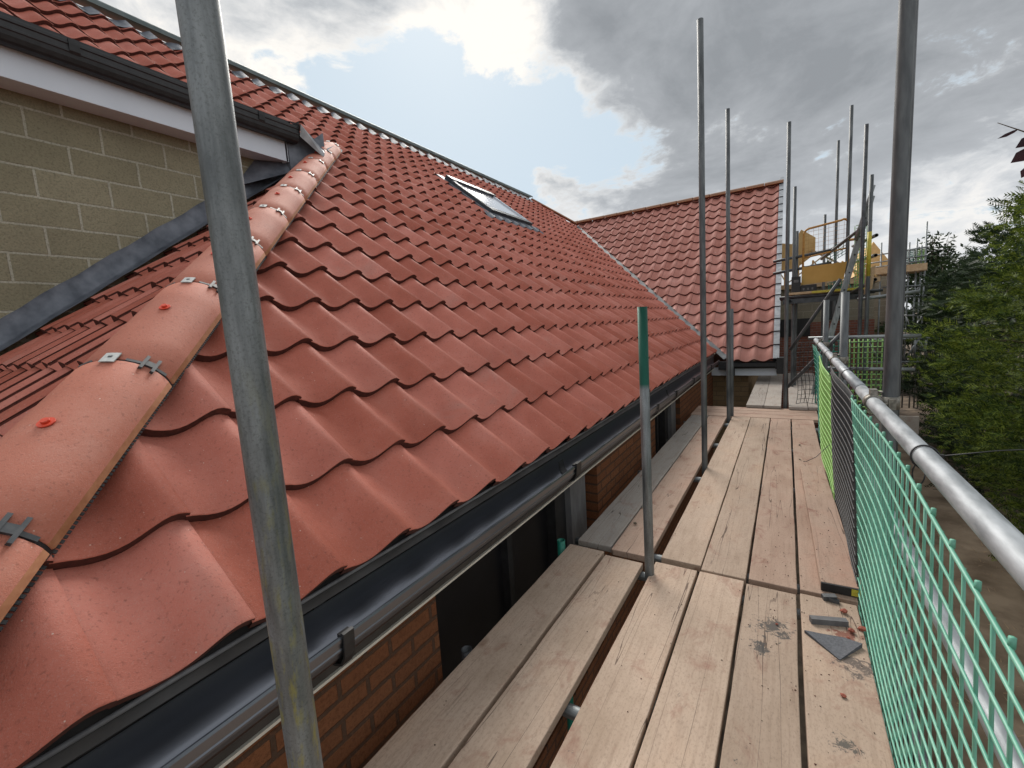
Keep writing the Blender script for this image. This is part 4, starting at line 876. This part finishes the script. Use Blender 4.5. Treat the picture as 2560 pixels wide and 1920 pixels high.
mb=MB(); mb.path([(.6,15.85,3.05),(1.9,15.85,2.14)],.035,4); mb.path([(.4,15.85,2.60),(1.35,15.85,2.55)],.025,4); mb.path([(.0,15.85,2.14),(.9,15.85,2.85)],.025,4); mb.build('rafter',m_timber,ho)
# ---------------------------------------------------------------- distant scaffold
ds=thing('scaffold_tower','distant scaffold with high deck and green netting before the dark trees','scaffold',(3.2,20,GZ))
for x,z1 in ((2.76,3.45),(3.05,3.1),(3.49,3.35),(3.68,3.45),(3.80,3.2),(3.90,3.95)):
    mb=MB(); mb.tube((x,20,GZ),(x,20,z1),.024,8,0); mb.build('standard',m_galv,ds)
for x0,x1,z0,z1 in ((2.3,3.95,3.02,3.13),(2.3,3.95,2.78,2.86),(2.8,4.2,1.93,1.88),(2.7,5.05,1.58,1.52),(3.4,4.05,.92,.89),(3.4,3.95,.45,.44),(2.3,3.9,2.62,2.70)):
    mb=MB(); mb.tube((x0,19.95,z0),(x1,19.95,z1),.024,8,0); mb.build('ledger',m_galv,ds)
mb=MB(); mb.path([(3.49,19.97,.0),(3.9,19.97,.9)],.02,6); mb.path([(3.49,19.97,.9),(3.68,19.97,.0)],.02,6); mb.build('brace',m_galv,ds)
mb=MB(); mb.box((2.2,19.7,2.36),(3.9,20.9,2.42)); mb.box((2.2,19.68,2.38),(3.9,19.72,2.60)); mb.build('deck',m_timber,ds)
for x0,x1,mt in ((3.4,3.65,m_gD),(3.62,3.88,m_gC)):
    mb=MB()
    for i in range(9): x=x0+(x1-x0)*i/8; mb.path([(x,20.02,2.55),(x,20.02,3.08)],.012,4)
    for j in range(9): mb.path([(x0,20.02,2.58+j*.06),(x1,20.02,2.60+j*.06)],.012,4)
    mb.build('netting',mt,ds)
fr_=thing('far_house','small far gable with a pinkish roof beside the distant scaffold','house',(2.6,24,GZ))
mb=MB(); mb.add([(2.45,24,2.6),(3.05,24,3.95),(3.9,24,2.6),(2.45,29,2.6),(3.05,29,3.95),(3.9,29,2.6)],[(0,2,1),(3,4,5),(0,1,4,3),(1,2,5,4)]); mb.build('roof',m_osb,fr_)
mb=MB(); mb.box((2.5,24.05,GZ),(3.85,29,2.6)); mb.build('wall',m_blockfar,fr_)
lb=thing('lattice_beam','silver lattice beam lying level beyond the return rails','beam',(2.2,12,.1))
mb=MB()
for z in (.13,.61): mb.tube((1.4,12,z),(2.47,12,z),.024,10,.004)
mb.build('chord',m_galv,lb)
for k in range(5): mb=MB(); mb.tube((1.5+k*.2,12,.15 if k%2 else .59),(1.7+k*.2,12,.59 if k%2 else .15),.018,8,0); mb.build('strut',m_galv,lb)
for k in range(2): mb=MB(); mb.tube((2.25+k*.17,12,.13),(2.25+k*.17,12,.61),.02,8,0); mb.build('strut',m_galv,lb)
mb=MB(); mb.add([(2.6,13,GZ+.0),(3.4,12.7,GZ),(3.5,13.4,GZ),(2.7,13.6,GZ),(3.0,13.2,GZ+.35)],[(0,1,4),(1,2,4),(2,3,4),(3,0,4)])
# ================================================================ trees
def lerp_prof(pr,z):
    for (a,ra),(b_,rb) in zip(pr,pr[1:]):
        if a<=z<=b_: return ra+(rb-ra)*(z-a)/(b_-a)
    return 0
def conifer(cx,cy,prof,label,mat,nclump,nspray,ln=.13,wd=.010,seed=1,group='hedge conifers along the path',fill=1.0):
    rnd=random.Random(seed); root=thing('conifer_tree',label,'tree',(cx,cy,GZ),0,group)
    z0,z1=prof[0][0],prof[-1][0]
    tk=MB(); tk.path([(0,0,-.15),(0.03,.02,(z1-GZ)*.4),(0,0,z1-GZ-.4)],[.11,.07,.015],8)
    mb=MB(); vs=mb.v; 
    clumps=[]
    while len(clumps)<nclump:
        z=rnd.uniform(z0,z1); R_=lerp_prof(prof,z)
        if rnd.random()>R_/max(p[1] for p in prof)+.15: continue
        th=rnd.uniform(0,2*math.pi); rr=R_*rnd.uniform(.72,1.08); clumps.append((Vector((math.cos(th)*rr,math.sin(th)*rr,z-GZ)),th,R_))
    for i,(c,th,R_) in enumerate(clumps):
        if i%9==0: tk.path([(0,0,c.z*.92),c*.55+Vector((0,0,c.z*.42)),c*.93+Vector((0,0,c.z*.07))],[.022,.014,.006],5)
    tk.build('trunk',m_bark,root,world=False)
    V=[];F=[]
    for c,th,R_ in clumps:
        out=Vector((math.cos(th),math.sin(th),rnd.uniform(-.15,.55))).normalized()
        size=rnd.uniform(.16,.34); side=out.cross(Vector((0,0,1))).normalized(); up=side.cross(out)
        for k in range(nspray):
            gc=lambda q:max(-1.35,min(1.35,rnd.gauss(0,1)))*q; p=c+out*gc(size*.75)+side*gc(size*.55)+up*gc(size*.34)
            if rnd.random()<.12: p=p*rnd.uniform(.6,.9)+Vector((0,0,p.z*.0))
            d=(out+Vector((rnd.gauss(0,.45),rnd.gauss(0,.45),rnd.gauss(.05,.4)))).normalized(); s_=d.cross(Vector((rnd.gauss(0,1),rnd.gauss(0,1),rnd.gauss(0,1)))).normalized()
            l=ln*rnd.uniform(.7,1.4); w_=wd*rnd.uniform(.8,1.3)
            o=len(V)
            # a feathery spray: stem with side leaflets in one plane (one connected island)
            nrm=d.cross(s_)
            V+= [p,p+d*l+nrm*l*.1]
            stem=[p,p+d*l*.33,p+d*l*.66]
            for q,(a,b_) in enumerate(((.12,.42),(.36,.40),(.60,.32),(.80,.22))):
                m_=p+d*l*a
                for sg in (-1,1):
                    e=m_+(d*.85+s_*sg*.75)*l*b_-nrm*l*.05; oo=len(V); V+=[m_-d*w_,m_+d*w_*1.2,e]
                    F.append((oo,oo+1,oo+2))
            F.append((o,o+1,o+2))
    mb.add(V,F,0,False); mb.build('crown',mat,root,world=False); return root
conifer(3.35,7.4,[(-2.2,.7),(-1.3,1.05),(-.65,1.25),(-.1,1.5),(.4,1.66),(1.1,1.55),(1.6,1.35),(1.95,1.12),(2.5,.92),(3.4,.5),(4.2,.1)],'big feathery green conifer beside the path at the right edge',m_conifer,380,54,.115,.0085,seed=3)
conifer(3.6,4.6,[(-2.2,.8),(-1.0,1.25),(0,1.5),(1.2,1.3),(2.2,.9),(3.6,.3)],'nearest conifer, low dark mass under the guard rail at the right edge',m_conifer,260,30,seed=5)
conifer(3.6,10.6,[(-2.2,.8),(-1.0,1.2),(.4,1.2),(1.3,.8),(1.9,.3),(2.2,.1)],'dark conifer behind the big one, left of it',m_conifer2,180,30,.15,.012,seed=7)
conifer(4.7,14.5,[(-2.2,1.2),(-1.0,1.8),(.8,1.8),(2.2,1.3),(3.0,.6),(3.4,.1)],'dark broad conifer where the path narrows',m_conifer2,190,28,.2,.018,seed=9)
conifer(5.1,23.5,[(-2.2,1.5),(0,1.6),(1.6,1.4),(2.4,.9),(3.0,.2)],'dark evergreen filling the gap behind the lattice beam',m_conifer2,130,30,.24,.026,seed=13)
conifer(4.1,12.6,[(-2.2,1.2),(0,1.5),(1.2,1.2),(2.0,.6),(2.4,.1)],'low dark evergreen right of the lattice beam',m_conifer2,130,30,.18,.016,seed=15)
conifer(6.0,20.5,[(-2.2,1.5),(0,2.1),(1.6,1.9),(2.6,1.2),(3.3,.3)],'dark conifer behind the distant scaffold standards',m_conifer2,150,26,.28,.03,seed=11)
def broad(cx,cy,zc,rx,rz,label,mat,ncl,nlf,ll,seed,group='leafy trees behind the hedge',sparse=1.0,trunk=True):
    rnd=random.Random(seed); root=thing('leafy_tree',label,'tree',(cx,cy,GZ),0,group); tk=MB(); h=zc-GZ
    tk.path([(0,0,-.1),(.05,0,h*.5),(0,0,h+rz*.5)],[.13,.08,.02],8); V=[];F=[]
    for c in range(ncl):
        u=Vector((rnd.gauss(0,1),rnd.gauss(0,1),rnd.gauss(0,1))).normalized(); k=rnd.uniform(.55,1.05)
        cc=Vector((u.x*rx*k,u.y*rx*k,h+u.z*rz*k)); tk.path([(0,0,h*.75),cc*.6+Vector((0,0,h*.30)),cc],[.03,.015,.004],5)
        sz=rnd.uniform(.10,.26)*rx
        for q in range(nlf):
            sc_=cc*1.0; tt_=rnd.uniform(.55,1.0); p=Vector((0,0,h*.30))*(1-tt_)*2+cc*tt_+Vector((max(-1.6,min(1.6,rnd.gauss(0,1)))*sz*.6,max(-1.6,min(1.6,rnd.gauss(0,1)))*sz*.6,max(-1.6,min(1.6,rnd.gauss(0,1)))*sz*.5)); d=Vector((rnd.gauss(0,1),rnd.gauss(0,1),rnd.gauss(-.3,.7))).normalized(); s_=d.cross(Vector((rnd.gauss(0,1),rnd.gauss(0,1),1))).normalized(); l=ll*rnd.uniform(.6,1.3)
            o=len(V); V+=[p,p+d*l*.5+s_*l*.22,p+d*l,p+d*l*.5-s_*l*.22]; F.append((o,o+1,o+2,o+3))
    tk.build('trunk',m_bark,root,world=False); mb=MB(); mb.add(V,F); mb.build('crown',mat,root,world=False); return root
broad(8.1,31,1.9,2.1,1.6,'far green tree in the middle of the skyline gap',m_leaf,90,70,.22,21)
broad(6.1,30,2.6,1.2,2.2,'far pointed tree rising beside the netting of the distant scaffold',m_conifer2,60,60,.22,22)
broad(10.8,30,1.8,2.2,1.9,'far round tree left of the big conifer top',m_leaf,90,70,.22,23)
broad(9.4,24,.8,2.4,1.6,'dark bushy tree under the far round one',m_conifer2,110,80,.2,24)
broad(3.75,9.6,2.9,.75,1.15,'thin twiggy tree with small leaves poking out above the conifer',m_leaf,34,26,.06,25)
broad(4.6,12.3,2.5,.9,.8,'airy light tree left of the twiggy one',m_leaf,40,34,.08,26)
# purple leaved branch close by at the top right corner
pb=thing('purple_branch','branch tip with dark purple leaves entering at the top right edge','branch',(1.35,4.0,2.15))
mb=MB(); mb.path([(1.9,4.15,2.0),(1.32,4.05,2.24),(1.20,4.0,2.305),(1.075,4.0,2.395)],[.010,.006,.004,.002],6); mb.path([(1.9,4.15,2.0),(1.45,4.1,2.12),(1.25,4.02,2.10)],[.008,.005,.002],5); mb.build('twig',m_bark,pb)
rl_=random.Random(4); mb=MB()
def leaf(p,d,l,w_):
    p,d=Vector(p),Vector(d).normalized(); s_=d.cross(Vector((.3,-1,.25))).normalized(); nn=d.cross(s_)
    mb.add([p,p+d*l*.25+s_*w_*.8+nn*.004,p+d*l*.6+s_*w_+nn*.006,p+d*l,p+d*l*.6-s_*w_+nn*.006,p+d*l*.25-s_*w_*.8+nn*.004],[(0,1,2,3),(0,3,4,5)])
leaf((1.17,4.0,2.335),(-1,.1,-.35),.095,.010)
leaf((1.26,4.0,2.29),(-.9,0,-.55),.12,.030); leaf((1.25,4.02,2.22),(-.8,.1,-.55),.12,.034); leaf((1.30,4.0,2.25),(-.35,.1,-1),.13,.036); leaf((1.24,4.02,2.12),(-.5,0,-.8),.08,.025)
for k in range(26): leaf((1.30+rl_.uniform(0,.5),4.05+rl_.uniform(-.1,.15),2.20+rl_.uniform(-.16,.08)),(rl_.uniform(-1,.4),rl_.uniform(-.4,.4),rl_.uniform(-1,.1)),.11,.033)
mb.build('leaves',m_purple,pb)
gr_=MB(); rg_=random.Random(77)
for k in range(420):
    x=rg_.uniform(-1.08,.28) if rg_.random()<.45 else rg_.uniform(-.1,.285); y=rg_.uniform(.9,6.3) if k%2 else rg_.gauss(2.2,.5); sz=rg_.uniform(.0012,.0042); 
    if -.66<x<-.60 or y<.8: continue
    z=.0405 if (.13<x<.30 and 2.43<y<4.35) else .0022; a=rg_.uniform(0,6.28)
    gr_.add([(x+math.cos(a+q*2.1)*sz*rg_.uniform(.6,1.5),y+math.sin(a+q*2.1)*sz*rg_.uniform(.6,1.5),z) for q in range(3)]+[(x,y,z+sz*.8)],[(0,1,3),(1,2,3),(2,0,3)],0 if rg_.random()<.45 else 1)
tag(gr_.build('grit',[m_edge,m_bark]),'red and dark grit scattered over the scaffold boards','grit',kind='stuff')
# dry weeds and litter on the ground by the path
wd_=MB(); rw=random.Random(31)
for k in range(2600):
    x=rw.uniform(.5,3.4); y=rw.uniform(-1,13); a=rw.uniform(0,6.28); l=rw.uniform(.03,.11); z=max(gh(x,y),GZ+.13 if 1.15<x<2.7 else -99)-.005
    wd_.add([(x,y,z),(x+.008*math.sin(a),y+.008*math.cos(a),z),(x+math.cos(a)*l*.7,y+math.sin(a)*l*.7,z+l*.5)],[(0,1,2)])
tag(wd_.build('ground_litter',m_timber),'dry grass and litter scattered over the bare earth path','litter',kind='stuff')
